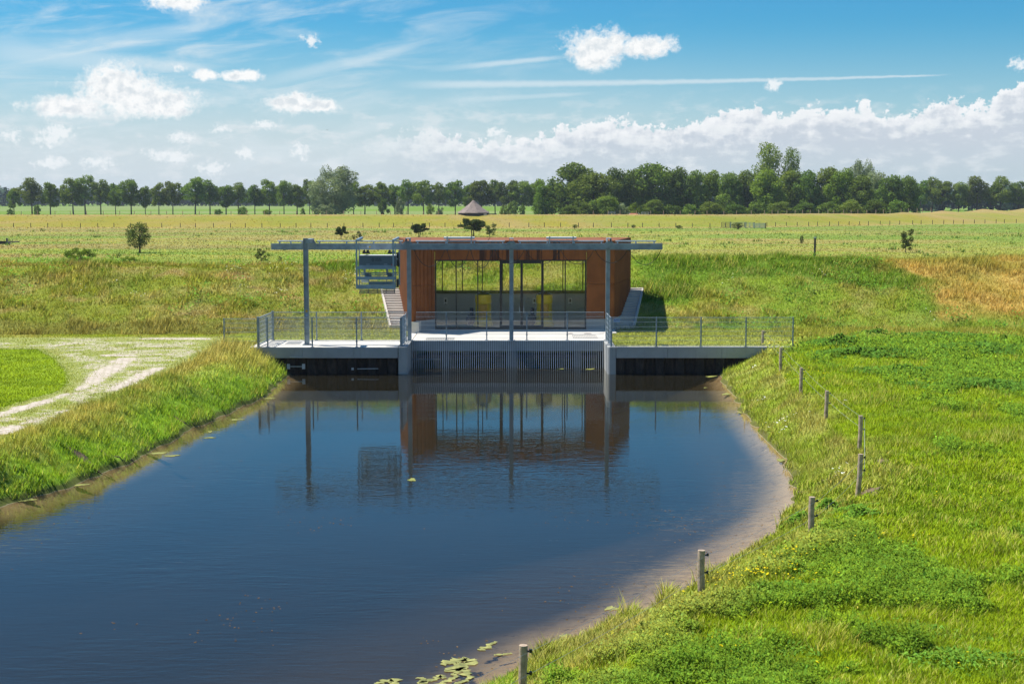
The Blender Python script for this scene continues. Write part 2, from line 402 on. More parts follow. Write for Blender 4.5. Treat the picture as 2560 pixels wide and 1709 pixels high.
def sdf(x, y, poly):
    d = np.full(x.shape, 1e18); ins = np.zeros(x.shape, bool)
    n = len(poly)
    for i in range(n):
        ax, ay = poly[i]; bx, by = poly[(i+1) % n]
        ex, ey = bx-ax, by-ay; wx, wy = x-ax, y-ay
        t = np.clip((wx*ex+wy*ey)/(ex*ex+ey*ey+1e-12), 0, 1)
        d = np.minimum(d, (wx-ex*t)**2+(wy-ey*t)**2)
        c1 = (ay <= y) & (by > y); c2 = (ay > y) & (by <= y)
        cr = ex*wy-ey*wx
        ins ^= (c1 & (cr > 0)) | (c2 & (cr < 0))
    return np.where(ins, -1, 1)*np.sqrt(d)
def pdist(x, y, line):
    d = np.full(x.shape, 1e18)
    for i in range(len(line)-1):
        ax, ay = line[i]; bx, by = line[i+1]
        ex, ey = bx-ax, by-ay; wx, wy = x-ax, y-ay
        t = np.clip((wx*ex+wy*ey)/(ex*ex+ey*ey+1e-12), 0, 1)
        d = np.minimum(d, (wx-ex*t)**2+(wy-ey*t)**2)
    return np.sqrt(d)
def psdf(x, y):
    return sdf(x, y, pond)+(fbm(x*1.1, y*1.1, 301, 5)-.5)*.9*sst(66.6, 64.5, y)
FOOT = [(-5.26, 74.3), (-4.14, 76.15), (4.0, 76.15), (5.47, 76.15), (6.87, 82.5), (-6.53, 82.5)]
def yfoot(x): return 77.2 - 3.0*sst(-9, -16, x) if False else 77.2-2.9*sst(9, 16, -x)
LSH = [(-12.6, 67.4), (-10.6, 67.4)]+[on_z(*p) for p in left_shore[1:]]+[(-22, 31), (-34, 20)]
RSH = [(-6, 11), (-3.4, 15), (-1.8, 19.6)]+[on_z(*p) for p in reversed(right_shore[1:])]+[(9.94, 67.4), (13, 67.4)]
def height(x, y):
    x = np.asarray(x, float); y = np.asarray(y, float)
    s_ = psdf(x, y)
    near = np.abs(s_) < 60
    right = sst(-2, 3, x+ (y-20)*.0)
    plat = 1.26 - 0.24*right*sst(70, 58, y) + 0.10*(fbm(x*.5, y*.5, 3)-.5)*sst(2.5, 5, s_)*np.where(x > 9, 1, 0)
    wid = np.where(x < 0, 2.2, 2.7)
    bank = plat*(0.14*sst(0, .12, s_)+0.86*sst(-0.25, wid, s_)) + 0.10*(fbm(x*1.6, y*1.6, 5)-.5)*sst(0.1, .6, s_)*sst(4, 2, s_)
    ps = np.minimum(pdist(x, y, LSH), 1e9); pr_ = pdist(x, y, RSH)
    bl = ps*.48; br = pr_*(.15+.24*sst(34, 46, y))
    bed = -np.minimum(1.9, np.minimum(bl, br)+.02) - 0.05*(fbm(x*2, y*2, 9)-.5)
    z = np.where(s_ > 0, bank, bed)
    quay = (y > 67.38) & ~((x > CL) & (x < CR) & (y < 76))
    z = np.where(quay, 1.22, z)
    # dike behind the station
    yf = yfoot(x)
    zc = 4.28+0.22*sst(-12, 0, x) + .6*(fbm(x*.11, x*0+.5, 21)-.5)
    wob = 1.7*(fbm(x*.25, y*.25, 31)-.5)*sst(-1, 3, y-yf)
    up = 1.24+(y-yf+wob)*0.335
    dn = zc-(y-(yf+(zc-1.24)/.335+3.2))*0.30
    k = .35
    dike = np.minimum(np.minimum(up, zc), dn)
    base = np.where(y < 90, z, 0.95+.25*(fbm(x*.02, y*.05, 41)-.5))
    z = np.where(y > yf-2, np.maximum(base, dike), base)
    # far dike
    d0 = 365+np.maximum(0, x-50)*.65
    hc = 2.95+np.clip((x-105)*.022, 0, 1.6)
    far = np.minimum(np.minimum((y-d0)/4.2, hc), hc-(y-(d0+hc*4.2+5))/4)
    z = np.where(y > 300, z+np.maximum(0, far), z)
    z = np.maximum(z, np.where(y < 17, np.minimum(6.3-(y-2)/2.6, 6.3+(y+8)/2.6), -99))  # unseen bank behind the camera, added for what the glass reflects
    inb = sdf(x, y, FOOT) < 0.12
    z = np.where(inb, 0.9, z)
    apron = (x > -5.25) & (x < 5.4) & (y > 76) & (y < 77)
    return z
def grow(a, b, d0, g, lim):
    out = []; p = b; d = d0
    while p < lim: d *= g; p += d; out.append(p)
    return out
xs = list(np.arange(-27, 27.01, .36)); xr = grow(0, 27, .36, 1.16, 4500); xs = [-q for q in reversed(xr)] + xs + xr
ys = [-60, -30, -10, 0, 8, 13, 16] + list(np.arange(18, 67.2, .36)) + [67.36, 67.44] + list(np.arange(67.7, 100, .36)) + list(np.arange(100, 360, 2.6)) + list(np.arange(360, 480, 2.0)) + grow(0, 480, 3, 1.15, 7000)
xs = np.array(xs); ys = np.array(sorted(ys))
GX, GY = np.meshgrid(xs, ys)
GZ = height(GX, GY)

# ------------------------------------------------------------------ ground cover colours (kinds of grass and herb, by place)
lawn_px = [(-300, 872), (0, 872), (100, 873), (140, 895), (172, 930), (176, 955), (150, 978), (60, 1003), (-60, 1040), (-300, 1060)]
lawn = [on_z(x, y, 1.26) for x, y in lawn_px]
postline = [(12.1, 68.3), (11.5, 60.5), (10.9, 53.2), (10.6, 47.5), (10.4, 42), (8.8, 35.6), (6.5, 30.4), (3.5, 25.7), (0.16, 20.1), (-2, 16)]
fieldpoly = [(12.6, 70), (12.1, 68.3)] + postline[1:] + [(-2, 0), (90, 0), (90, 71.5), (20, 72.5)]
def lerp(a, b, f):
    f = np.asarray(f)[..., None]; return a*(1-f)+b*f
LIME = np.array([.315, .435, .018]); LUSH = np.array([.19, .33, .028]); HERB = np.array([.105, .215, .030]); STRAW = np.array([.58, .50, .155])
OLIVE = np.array([.325, .365, .045]); ORANGE = np.array([.72, .46, .13]); PINK = np.array([.54, .36, .16]); GOLD = np.array([.42, .35, .055]); FGREEN = np.array([.24, .36, .05])
def cover(x, y):
    """returns albedo (n,3), blade height (n), herb amount (n)"""
    s_ = psdf(x, y); n = x.shape
    a = fbm(x*.22, y*.22, 51); b = fbm(x*.8, y*.8, 61); g = fbm(x*.09, y*.09, 71)
    col = np.broadcast_to(OLIVE, n+(3,)).copy(); hgt = np.full(n, .28); herb = np.zeros(n)
    # banks
    u = sst(.4, 3.0, s_)
    bank = lerp(LUSH*1.15+LIME*.25, STRAW*.75+OLIVE*.3, np.clip(u*1.1+(b-.5)*1.1, 0, 1))
    bank = lerp(bank, np.broadcast_to(LUSH, n+(3,)), sst(.56, .7, a)*.6)
    tl = sst(-15.2, -13.8, x)*sst(-10.4, -11.6, x)*sst(60, 64, y)*(y < 67.5)
    isb = (s_ < 5.5) & (y < 75)
    col = np.where(isb[..., None], bank, col); hgt = np.where(isb, .17+.16*u*sst(.3, .7, b), hgt)
    hgt = hgt+tl*.30; col = lerp(col, STRAW*.8+OLIVE*.15, tl*.7)
    rb = isb & (x > 0)
    col = np.where(rb[..., None], lerp(bank*1.0, lerp(OLIVE*.98+LIME*.08, STRAW*.78, sst(.45, .65, fbm(x*1.3, y*1.3, 261))*.8), .68), col)
    # right field
    sf = -sdf(x, y, fieldpoly)
    infl = sf > -.1
    hb = sst(.50, .62, fbm(x*.30+3, y*.24+1, 81)+.10*sst(32, 22, y)+.22*sst(54, 62, y)*sst(73, 70, y)*sst(13, 18, x+(a-.5)*6)-.16*sst(29, 38, y)*sst(60, 50, y)-.03+ (b-.5)*.6)
    fld = lerp(np.broadcast_to(LIME, n+(3,)), LIME*.55+LUSH*.45, sst(.4, .65, b))
    fld = lerp(fld, LIME*.16+HERB*.85, hb*.85)
    edge = sst(1.6, 0.0, sf)*.6*sst(.35, .6, b)
    fld = lerp(fld, STRAW*.45+OLIVE*.5, edge)
    col = np.where(infl[..., None], fld, col); fld = fld*(.80+.36*fbm(x*.45, y*.45, 421))[..., None]; fld = lerp(fld, OLIVE*.75+STRAW*.12, sst(.56, .70, fbm(x*.8+9, y*.6, 431))*.5)
    hgt = np.where(infl, .13+.10*hb+.10*sst(.5, .7, fbm(x*.7, y*.7, 441)), hgt); herb = np.where(infl, hb, herb)
    # left flat with pavers and lawn
    lf = (x < -4.9) & (y < 77) & (s_ > 3.4) & (y > 20)
    col = np.where(lf[..., None], lerp(OLIVE*.9+LIME*.3, STRAW*.9, sst(.45, .7, b)*.6), col); hgt = np.where(lf, .07, hgt)
    inl = sdf(x, y, lawn) < .5*(b-.35)
    col = np.where(inl[..., None], lerp(LIME*1.05, LIME*.75+LUSH*.2, sst(.4, .7, b)), col); hgt = np.where(inl, .08, hgt)
    # flat strip behind the railings
    st_ = (y > 67.4) & (y < 77.6) & (s_ > 0) & (x > 4.5) & (x < 14)
    col = np.where(st_[..., None], lerp(OLIVE+LIME*.2, STRAW*.8, b*.5), col); hgt = np.where(st_, .10, hgt)
    st2 = (y > 70.6) & (y < 77.6) & (x > -13) & (x < -4.9)
    col = np.where(st2[..., None], lerp(OLIVE+LIME*.2, STRAW*.8, b*.5), col); hgt = np.where(st2, .10, hgt)
    # station dike slope
    yf = yfoot(x)
    sl_ = (y >= yf-.4) & (y < 104)
    f2 = fbm(x*1.5, y*2.2, 241)
    mixs = lerp(OLIVE*.92, STRAW*.78, sst(.42, .66, b)*.75)
    mixs = lerp(mixs, OLIVE*.5+HERB*.4, sst(.54, .68, f2)*.5)*1.04
    mixs = lerp(mixs, LUSH*1.0+LIME*.12, sst(.44, .60, fbm(x*.13+5, y*.2, 311))*sst(3, 10, x)*.55)
    mixs = lerp(mixs, LUSH*.80+HERB*.1, sst(.48, .58, a+.10*sst(0, 12, x)-.03)*.9)
    mixs = mixs*(.80+.40*fbm(x*.35+2, y*.8, 451))[..., None]
    mixs = lerp(mixs, np.broadcast_to(PINK, n+(3,)), sst(.60, .70, fbm(x*.5, y*.9, 91))*.55*sst(-6, -12, x))
    org = sst(22.8, 25.2, x+(a-.5)*7+(b-.5)*3)*sst(77.4, 79.6, y+(b-.5)*3)*sst(93, 86, y+(a-.5)*6)
    mixs = lerp(mixs, np.broadcast_to(ORANGE, n+(3,)), org*np.clip(.25+1.0*fbm(x*.5, y*.5, 321), .3, .85))
    mixs = lerp(mixs, lerp(PINK, ORANGE, b*.5), sst(86.3, 87.6, y-(yf-74.3))*sst(-4, -18, x)*.75*(1-org))
    col = np.where(sl_[..., None], mixs, col); hgt = np.where(sl_, .13+.16*sst(.5, .65, a)+.20*sst(.52, .68, fbm(x*.6, y*.6, 461)), hgt)
    foot = sl_ & (y < yf+1.6) & (x < -6.9)
    hgt = np.where(foot, .14+.28*sst(.46, .62, b), hgt); col = np.where(foot[..., None], lerp(OLIVE*.8, STRAW*.6, b), col)
    col = np.where((y < 17.2)[..., None], OLIVE*.18, col)  # unseen ground behind the camera, darkened to dim its reflection in the glass
    # meadow beyond
    fx = fbm(x*.018, y*.045, 101); fb = fbm(x*.09, y*.16, 111)
    me = y >= 104
    mm = .86*lerp(OLIVE*.8+STRAW*.42, FGREEN*.95+STRAW*.16, sst(.40, .60, fx+.18*sst(190, 140, y)-.05+.22*sst(250, 330, y)*sst(-20, 40, x)))
    mm = lerp(mm, PINK*.62+STRAW*.2, sst(.46, .60, fb)*.62*sst(.60, .44, fx)+.0)
    mm = lerp(OLIVE*.9+LUSH*.22, mm, sst(98, 235, y+60*(fbm(x*.03, y*.03, 331)-.5)))
    mm = lerp(mm, PINK*.85+np.zeros(3), sst(.50, .62, fbm(x*.012, y*.06, 131))*.6*sst(20, -40, x))
    col = np.where(me[..., None], mm, col); hgt = np.where(me, .15, hgt)
    d0 = 365+np.maximum(0, x-50)*.65
    fd = (y > d0-12) & (y < d0+40)
    t_ = (y-d0)
    dd = lerp(lerp(GOLD, PINK, sst(.45, .7, fb)*.6), GOLD*.55+FGREEN*.5, sst(.45, .65, fx)*.7)
    dd = lerp(dd, PINK*1.0, np.clip(sst(10.5, 13, t_)+sst(1, -6, t_)*.8, 0, 1)*.85)
    col = np.where(fd[..., None], dd, col); hgt = np.where(fd, .22, hgt)
    bf = y >= d0+40
    bb = lerp(np.broadcast_to(np.array([.21, .33, .025]), n+(3,)), np.array([.31, .37, .12]), sst(.45, .6, fbm(x*.006, y*.02, 121)))
    col = np.where(bf[..., None], bb, col)
    return col, hgt, herb

# ground sheet
def grid_mesh(name, X, Y, Z, mat, col=None):
    ny, nx = X.shape
    me = bpy.data.meshes.new(name)
    v = np.stack([X.ravel(), Y.ravel(), Z.ravel()], 1).astype(np.float32)
    i = (np.arange(ny-1)[:, None]*nx+np.arange(nx-1)[None, :]).ravel()
    f = np.stack([i, i+1, i+1+nx, i+nx], 1).astype(np.int32)
    me.vertices.add(len(v)); me.vertices.foreach_set('co', v.ravel())
    me.loops.add(f.size); me.loops.foreach_set('vertex_index', f.ravel())
    me.polygons.add(len(f)); me.polygons.foreach_set('loop_start', np.arange(0, f.size, 4, dtype=np.int32))
    me.polygons.foreach_set('use_smooth', np.ones(len(f), bool))
    me.update(calc_edges=True)
    if col is not None:
        ca = me.color_attributes.new('Col', 'FLOAT_COLOR', 'POINT')
        ca.data.foreach_set('color', np.concatenate([col, np.ones((len(col), 1))], 1).astype(np.float32).ravel())
    me.materials.append(mat)
    o = bpy.data.objects.new(name, me); C.objects.link(o); return o
gcol, _, _ = cover(GX.ravel(), GY.ravel())
def ground_mat():
    m, t = new_mat('meadow_ground')
    at = t.new('ShaderNodeAttribute', attribute_name='Col').outputs['Color']
    g = t.new('ShaderNodeNewGeometry'); pos = g.outputs['Position']; sx = t.new('ShaderNodeSeparateXYZ', {0: pos})
    nf = t.noise(pos, 6.0, 8, .65); nm = t.noise(pos, .6, 6, .6)
    c_ = t.mix(t.smooth(nf, .3, .7, .15, .75), at, t.mix(1.0, at, rgb(.45, .5, .4), 'MULTIPLY'))
    c_ = t.mix(t.smooth(nm, .5, .75, 0, .35), c_, rgb(.20, .17, .09))
    # broad bands of different grass in the far meadow
    vb = t.vmath('MULTIPLY', pos, (.06, .25, 0))
    nb = t.noise(vb, 1.0, 8, .7)
    c_ = t.mix(t.math('MULTIPLY', t.smooth(sx.outputs[1], 95, 130), t.smooth(nb, .45, .62, 0, .5)), c_, t.mix(1.0, at, rgb(.5, .72, .5), 'MULTIPLY'))
    # pond bed: sand and weed; light lost with depth painted as darker colour
    nbed = t.noise(pos, 2.6, 8, .7)
    sand = t.mix(t.smooth(nbed, .45, .7), rgb(.74, .58, .42), rgb(.50, .36, .22))
    bed = t.mix(t.smooth(sx.outputs[2], -.05, -.42), sand, rgb(.055, .040, .022))
    bed = t.mix(t.smooth(t.noise(pos, 5.0, 5, .7), .56, .68, 0, .7), bed, rgb(.035, .022, .008))
    bed = t.mix(t.smooth(sx.outputs[2], -.55, -1.3), bed, rgb(.010, .011, .010))
    c_ = t.mix(t.math('MULTIPLY', t.smooth(sx.outputs[2], .22, .10), .75), c_, rgb(.06, .045, .025))
    c_ = t.mix(t.smooth(sx.outputs[2], .02, -.02), c_, bed)
    bs = t.new('ShaderNodeBsdfPrincipled', {'Base Color': c_, 'Roughness': 1.0}); bs.inputs['Specular IOR Level'].default_value = 0.1
    t.new('ShaderNodeOutputMaterial', {0: bs}); return m
ground = grid_mesh('ground', GX, GY, GZ, ground_mat(), gcol); setp(ground, kind='structure')

# ------------------------------------------------------------------ water
def water_mat():
    m, t = new_mat('pond_water')
    g = t.new('ShaderNodeNewGeometry'); pos = g.outputs['Position']; sx = t.new('ShaderNodeSeparateXYZ', {0: pos})
    v1 = t.vmath('MULTIPLY', pos, (2.2, 7.5, 1)); v2 = t.vmath('MULTIPLY', pos, (.8, 2.6, 1)); v3 = t.vmath('MULTIPLY', pos, (.10, .16, 1))
    a = t.noise(v1, 1.0, 2, .5, .3); b = t.noise(v2, 1.0, 2, .5, .4); patch = t.noise(v3, 1.0, 3, .5)
    amp = t.math('MULTIPLY', t.smooth(patch, .36, .62, .35, 1.0), t.math('MULTIPLY', t.smooth(sx.outputs[1], 68, 36, .04, 1.0), t.smooth(sx.outputs[1], 48, 26, 1.0, 1.5)))
    hgt = t.math('MULTIPLY', t.math('ADD', a, t.math('MULTIPLY', b, 1.3)), amp)
    bm = t.new('ShaderNodeBump', {'Height': hgt, 'Strength': 1.0, 'Distance': 0.0040})
    gl = t.new('ShaderNodeBsdfGlossy', {'Color': rgb(1, 1, 1), 'Roughness': 0.015, 'Normal': bm.outputs[0]})
    tr = t.new('ShaderNodeBsdfTransparent', {'Color': rgb(.80, .76, .62)})
    fr = t.new('ShaderNodeFresnel', {'IOR': 1.333, 'Normal': bm.outputs[0]})
    murk = t.new('ShaderNodeBsdfDiffuse', {'Color': t.mix(t.noise(t.vmath('MULTIPLY', pos, (.35, .5, 1)), 1.0, 5, .6), rgb(.060, .050, .026), rgb(.040, .040, .028))})
    body = t.new('ShaderNodeMixShader', {0: .28, 1: tr, 2: murk})
    mx = t.new('ShaderNodeMixShader', {0: fr.outputs[0], 1: body, 2: gl})
    t.new('ShaderNodeOutputMaterial', {0: mx}); return m
wx = MB(); wx.add([(-80, -70, 0), (40, -70, 0), (40, 76.2, 0), (-80, 76.2, 0)], [(0, 1, 2, 3)])
water = wx.build('water', water_mat()); setp(water, kind='structure')

# ------------------------------------------------------------------ pavers (grown over with grass)
def paver_mat():
    m, t = new_mat('grown_over_pavers')
    g = t.new('ShaderNodeNewGeometry'); pos = g.outputs['Position']
    bare = t.new('ShaderNodeAttribute', attribute_name='Col').outputs['Fac']
    mp = t.new('ShaderNodeMapping', {'Vector': pos, 'Rotation': (0, 0, .55)}).outputs[0]
    br = t.new('ShaderNodeTexBrick', {'Vector': mp, 'Color1': rgb(.56, .47, .40), 'Color2': rgb(.68, .58, .49), 'Mortar': rgb(.36, .32, .19), 'Scale': 1.0,
         'Mortar Size': .03, 'Brick Width': .42, 'Row Height': .21})
    fine = t.noise(t.vmath('MULTIPLY', pos, (1, 1.6, 1)), 3.2, 8, .80)
    grass_c = t.mix(t.noise(pos, 2.2, 6, .7), rgb(.17, .24, .035), rgb(.42, .40, .11))
    k = t.smooth(t.math('ADD', bare, t.math('MULTIPLY', t.math('SUBTRACT', fine, .5), 2.6)), .42, .60)
    bs = t.new('ShaderNodeBsdfPrincipled', {'Base Color': t.mix(k, grass_c, t.mix(t.smooth(t.noise(pos, 3, 6, .7), .45, .7, 0, .6), br.outputs[0], rgb(.42, .33, .24))), 'Roughness': .95})
    t.new('ShaderNodeOutputMaterial', {0: bs}); return m
px_poly = [(-150, 1190), (0, 1098), (113, 1066), (210, 1014), (323, 972), (401, 940), (470, 905), (545, 868), (556, 838), (300, 840), (0, 842), (-300, 842), (-500, 900), (-500, 1190)]
pv = [on_z(x, y, 1.27) for x, y in px_poly]
tracks = [([on_z(x, y, 1.26) for x, y in L], w_) for L, w_ in (
    ([(-150, 1075), (0, 1032), (128, 992), (223, 954), (319, 897)], .55), ([(-120, 1120), (0, 1080), (128, 1046), (223, 1011), (271, 992), (350, 945)], .50), ([(351, 940), (402, 921)], .45),
    ([(360, 845), (526, 845)], .50), ([(265, 888), (338, 890)], .30), ([(345, 862), (420, 866)], .28), ([(121, 865), (191, 855)], .16))]
def bareness(x, y):
    v = np.zeros(x.shape)
    for L, w_ in tracks: v = np.maximum(v, 1.15*sst(w_*1.75, w_*.2, pdist(x, y, L)))
    v = np.maximum(v*(.30+1.1*fbm(x*.9, y*.9, 341)), .53*sst(.33, .58, fbm(x*.8, y*1.2, 351))*sst(75, 71, y))
    e = np.minimum(-sdf(x, y, pv), sdf(x, y, lawn))
    return v*sst(0.05, .8, e+(fbm(x*1.3, y*1.3, 361)-.5)*.8)
PXs = np.arange(-46, -7.5, .16); PYs = np.arange(30, 75.2, .16); PX, PY = np.meshgrid(PXs, PYs)
BR = bareness(PX.ravel(), PY.ravel())
hz_ = height(PX.ravel(), PY.ravel())+.007
pav = grid_mesh('pavement', PX, PY, hz_.reshape(PX.shape), paver_mat(), np.stack([BR, BR, BR], 1))
ins_ = (np.minimum(-sdf(PX, PY, pv), sdf(PX, PY, lawn)) > 0).ravel(); ny_, nx_ = PX.shape
bmp = __import__('bmesh').new(); bmp.from_mesh(pav.data); bmp.faces.ensure_lookup_table()
kill = [f for f in bmp.faces if not any(ins_[v_.index] for v_ in f.verts)]
__import__('bmesh').ops.delete(bmp, geom=kill, context='FACES'); bmp.to_mesh(pav.data); bmp.free(); setp(pav, kind='structure')

# ------------------------------------------------------------------ grass, as real blades
def blades(name, x, y, z, h, wd, lean, col, bend=False, label=None):
    n = len(x)
    ang = rng.uniform(0, 2*np.pi, n); dx = np.cos(ang)*wd/2; dy = np.sin(ang)*wd/2
    la = rng.uniform(0, 2*np.pi, n); lx = np.cos(la)*lean*h+.10*h; ly = np.sin(la)*lean*h
    zero = z-.02
    if not bend:
        V = np.stack([np.stack([x-dx, y-dy, zero], 1), np.stack([x+dx, y+dy, zero], 1), np.stack([x+lx, y+ly, z+h], 1)], 1)
        k = 3
        Fi = np.arange(n*3, dtype=np.int32); ls = np.arange(0, n*3, 3, dtype=np.int32)
    else:
        mx, my = x+lx*.35, y+ly*.35
        V = np.stack([np.stack([x-dx, y-dy, zero], 1), np.stack([x+dx, y+dy, zero], 1), np.stack([mx+dx*.8, my+dy*.8, z+h*.6], 1),
                      np.stack([mx-dx*.8, my-dy*.8, z+h*.6], 1), np.stack([x+lx, y+ly, z+h], 1)], 1)
        k = 5
        b_ = np.arange(n, dtype=np.int32)[:, None]*5
        Fi = (b_+np.array([0, 1, 2, 3, 3, 2, 4], dtype=np.int32)[None]).ravel()
        ls = (np.arange(n, dtype=np.int32)[:, None]*7+np.array([0, 4], dtype=np.int32)[None]).ravel()
    return V.reshape(-1, 3), Fi, ls, np.repeat(col, k, 0), k*n
def leaves(x, y, z, sz, tilt, col):
    n = len(x); a = rng.uniform(0, 2*np.pi, n)
    ux, uy = np.cos(a), np.sin(a); tz = rng.normal(0, tilt, n); sz_ = sz
    t1 = np.stack([ux, uy, tz], 1); t2 = np.stack([-uy, ux, rng.normal(0, tilt, n)], 1)
    c_ = np.stack([x, y, z], 1)
    V = np.stack([c_-t1*sz_[:, None], c_-t2*sz_[:, None]*.55, c_+t1*sz_[:, None], c_+t2*sz_[:, None]*.55], 1).reshape(-1, 3)
    return V, np.arange(4*n, dtype=np.int32), np.arange(0, 4*n, 4, dtype=np.int32), np.repeat(col, 4, 0), 4*n
def stuff_mesh(name, parts, mat, label=None, cat=None):
    V = np.concatenate([p[0] for p in parts]).astype(np.float32)
    off = 0; lo = 0; FI = []; LS = []
    for p in parts:
        FI.append(p[1]+off); LS.append(p[2]+lo); off += p[4]; lo += len(p[1])
    FI = np.concatenate(FI).astype(np.int32); LS = np.concatenate(LS).astype(np.int32); CO = np.concatenate([p[3] for p in parts])
    me = bpy.data.meshes.new(name)
    me.vertices.add(len(V)); me.vertices.foreach_set('co', V.ravel())
    me.loops.add(len(FI)); me.loops.foreach_set('vertex_index', FI)
    me.polygons.add(len(LS)); me.polygons.foreach_set('loop_start', LS)
    me.update(calc_edges=True)
    ca = me.color_attributes.new('Col', 'FLOAT_COLOR', 'POINT')
    ca.data.foreach_set('color', np.concatenate([CO, np.ones((len(CO), 1))], 1).astype(np.float32).ravel())
    me.materials.append(mat)
    o = bpy.data.objects.new(name, me); C.objects.link(o)
    if label: setp(o, label, cat, None, 'stuff')
    return o
def sample(d0, d1, q, margin=1.18, xmin=None, xmax=None):
    """ground points, thinning out with distance"""
    # density q/D^3 per m2; half width .36*margin*D
    # count = int 2*.36*m*D * q/D^3 dD
    hw = .36*margin
    cnt = int(2*hw*q*(1/d0-1/d1)); u = rng.uniform(0, 1, cnt)
    D = 1/(1/d0-u*(1/d0-1/d1))
    X = rng.uniform(-1, 1, cnt)*(hw*D+1.0)
    return X, D
def ground_ok(x, y):
    s_ = psdf(x, y)
    ok = s_ > 0.02
    ok &= ~((x > -12.4) & (x < -4.9) & (y > 66.8) & (y < 70.75))
    ok &= ~((x > 4.4) & (x < 13.3) & (y > 66.85) & (y < 67.45))
    ok &= ~((x > -5.42) & (x < 4.97) & (y > 66.9) & (y < 77.0)) & ~((x > -5.4) & (x < 5.6) & (y > 74.2) & (y < 77.0))
    ok &= ~(sdf(x, y, FOOT) < .25)
    ok &= ~bare_mask(x, y)
    ex = (y-77.1)*.18
    ok &= ~((y > 76.9) & (y < 82.7) & (np.abs(x) > 5.0+ex*.9) & (np.abs(x) < 6.68+ex))
    return ok, s_
def on_bank(px, py):
    d = ray(px, py); t = np.linspace(18, 75, 3000)/d[1]; zz = CAMH+d[2]*t; h_ = height(d[0]*t, d[1]*t); i = int(np.argmax(zz < h_)); return d[0]*t[i], d[1]*t[i]
BARE = [tuple(on_bank(px, py))+(rx, ry, cl) for px, py, rx, ry, cl in ( (213, 1150, .8, .22, 1), (275, 1140, .5, .16, 1), (330, 1150, .35, .10, 1), (460, 1062, .35, .12, 1),
        (2057, 1202, .30, .22, 2), (2008, 1312, .18, .14, 2), (2190, 1225, .45, .5, 1), (2205, 1160, .35, .6, 1), (1995, 1240, .2, .12, 1))]
def bare_mask(x, y):
    m = np.zeros(x.shape, bool)
    for cx, cy, rx, ry, cl in BARE: m |= (((x-cx)/rx)**2+((y-cy)/ry)**2+(fbm(x*3, y*3, 401)-.5)*2.2 < (.8 if cl != 1 else .35))
    return m
def jitter(col, n, amt=.2):
    f = 1+rng.normal(0, amt, (n, 1)); hue = rng.normal(0, amt*.35, (n, 1))
    c_ = col*np.clip(f, .35, 1.9); c_[:, :1] *= (1+hue); c_[:, 2:] *= (1-hue)
    return np.clip(c_, .004, .9)
pav_arr = pv
def make_grass(name, d0, d1, q, wk, bend, label):
    X, D = sample(d0, d1, q)
    ok, s_ = ground_ok(X, D); X, D, s_ = X[ok], D[ok], s_[ok]
    col, h, herb = cover(X, D); z = height(X, D); n = len(X)
    # pavers: grass only in patches
    onp = (sdf(X, D, pv) < 0) & ~(sdf(X, D, lawn) < 0)
    bn = bareness(X, D)
    keep = ~onp | (bn+.9*(rng.uniform(0, 1, n)-.5) < .38)
    X, D, s_, col, h, herb, z, onp = [q_[keep] for q_ in (X, D, s_, col, h, herb, z, onp)]; n = len(X)
    clump = fbm(X*1.7, D*1.7, 161)
    h = h*(.35+1.2*clump)*rng.uniform(.5, 1.3, n)*.85
    h = np.where(onp, np.minimum(h, .07), h)
    h = np.where((s_ < .45) & (D < 66), h*(1.1+1.6*sst(.48, .65, fbm(X*1.3, D*1.3, 471))*rng.uniform(0, 1, n)), h)
    wd = np.maximum(.012, D/1422*wk)*rng.uniform(.7, 1.4, n)
    # some dry stalks stand out of the green
    dry = (rng.uniform(0, 1, n) < .10+.25*sst(.5, .7, fbm(X*.4, D*.4, 171))) & (herb < .3) & (h > .12)
    col = np.where(dry[:, None], col*.45+STRAW*.6, col); h = np.where(dry, h*1.3, h)
    col = col*(.72+.56*fbm(X*2.3, D*2.3*(1 if d0 < 90 else .4), 251))[:, None]
    col = jitter(col, n, .17 if d0 < 90 else .11)
    isleaf = herb > rng.uniform(.25, 1.25, n)
    parts = [blades(name, *[q_[~isleaf] for q_ in (X, D, z, h, wd)], .55, col[~isleaf], bend)]
    if isleaf.any():
        g = isleaf; k = 3 if d0 < 40 else 1
        for i in range(k):
            m_ = g.sum()
            parts.append(leaves(X[g]+rng.normal(0, .02, m_), D[g]+rng.normal(0, .02, m_), z[g]+h[g]*rng.uniform(.35, 1.35, m_), np.maximum(.016, wd[g]*1.45)*rng.uniform(.6, 1.5, m_), .7, jitter(col[g]*1.05, m_, .2)))
    return stuff_mesh(name, parts, M['grass'], label, 'grass')
QK = 1422**2*7.1
make_grass('grass', 18.5, 40, QK*2.6, .75, True, 'tall green grass and leafy herbs on the near right bank and field')
make_grass('grass', 40, 72.5, QK*4.2, .66, False, 'mixed green and straw coloured grass along both pond banks')
make_grass('grass', 72.5, 92, QK*9.5, .62, False, 'rough grass covering the dike slope behind the rusty building')
make_grass('grass', 92, 395, QK*2.4, 1.1, False, 'green and reddish meadow grass between the building and the far dike')

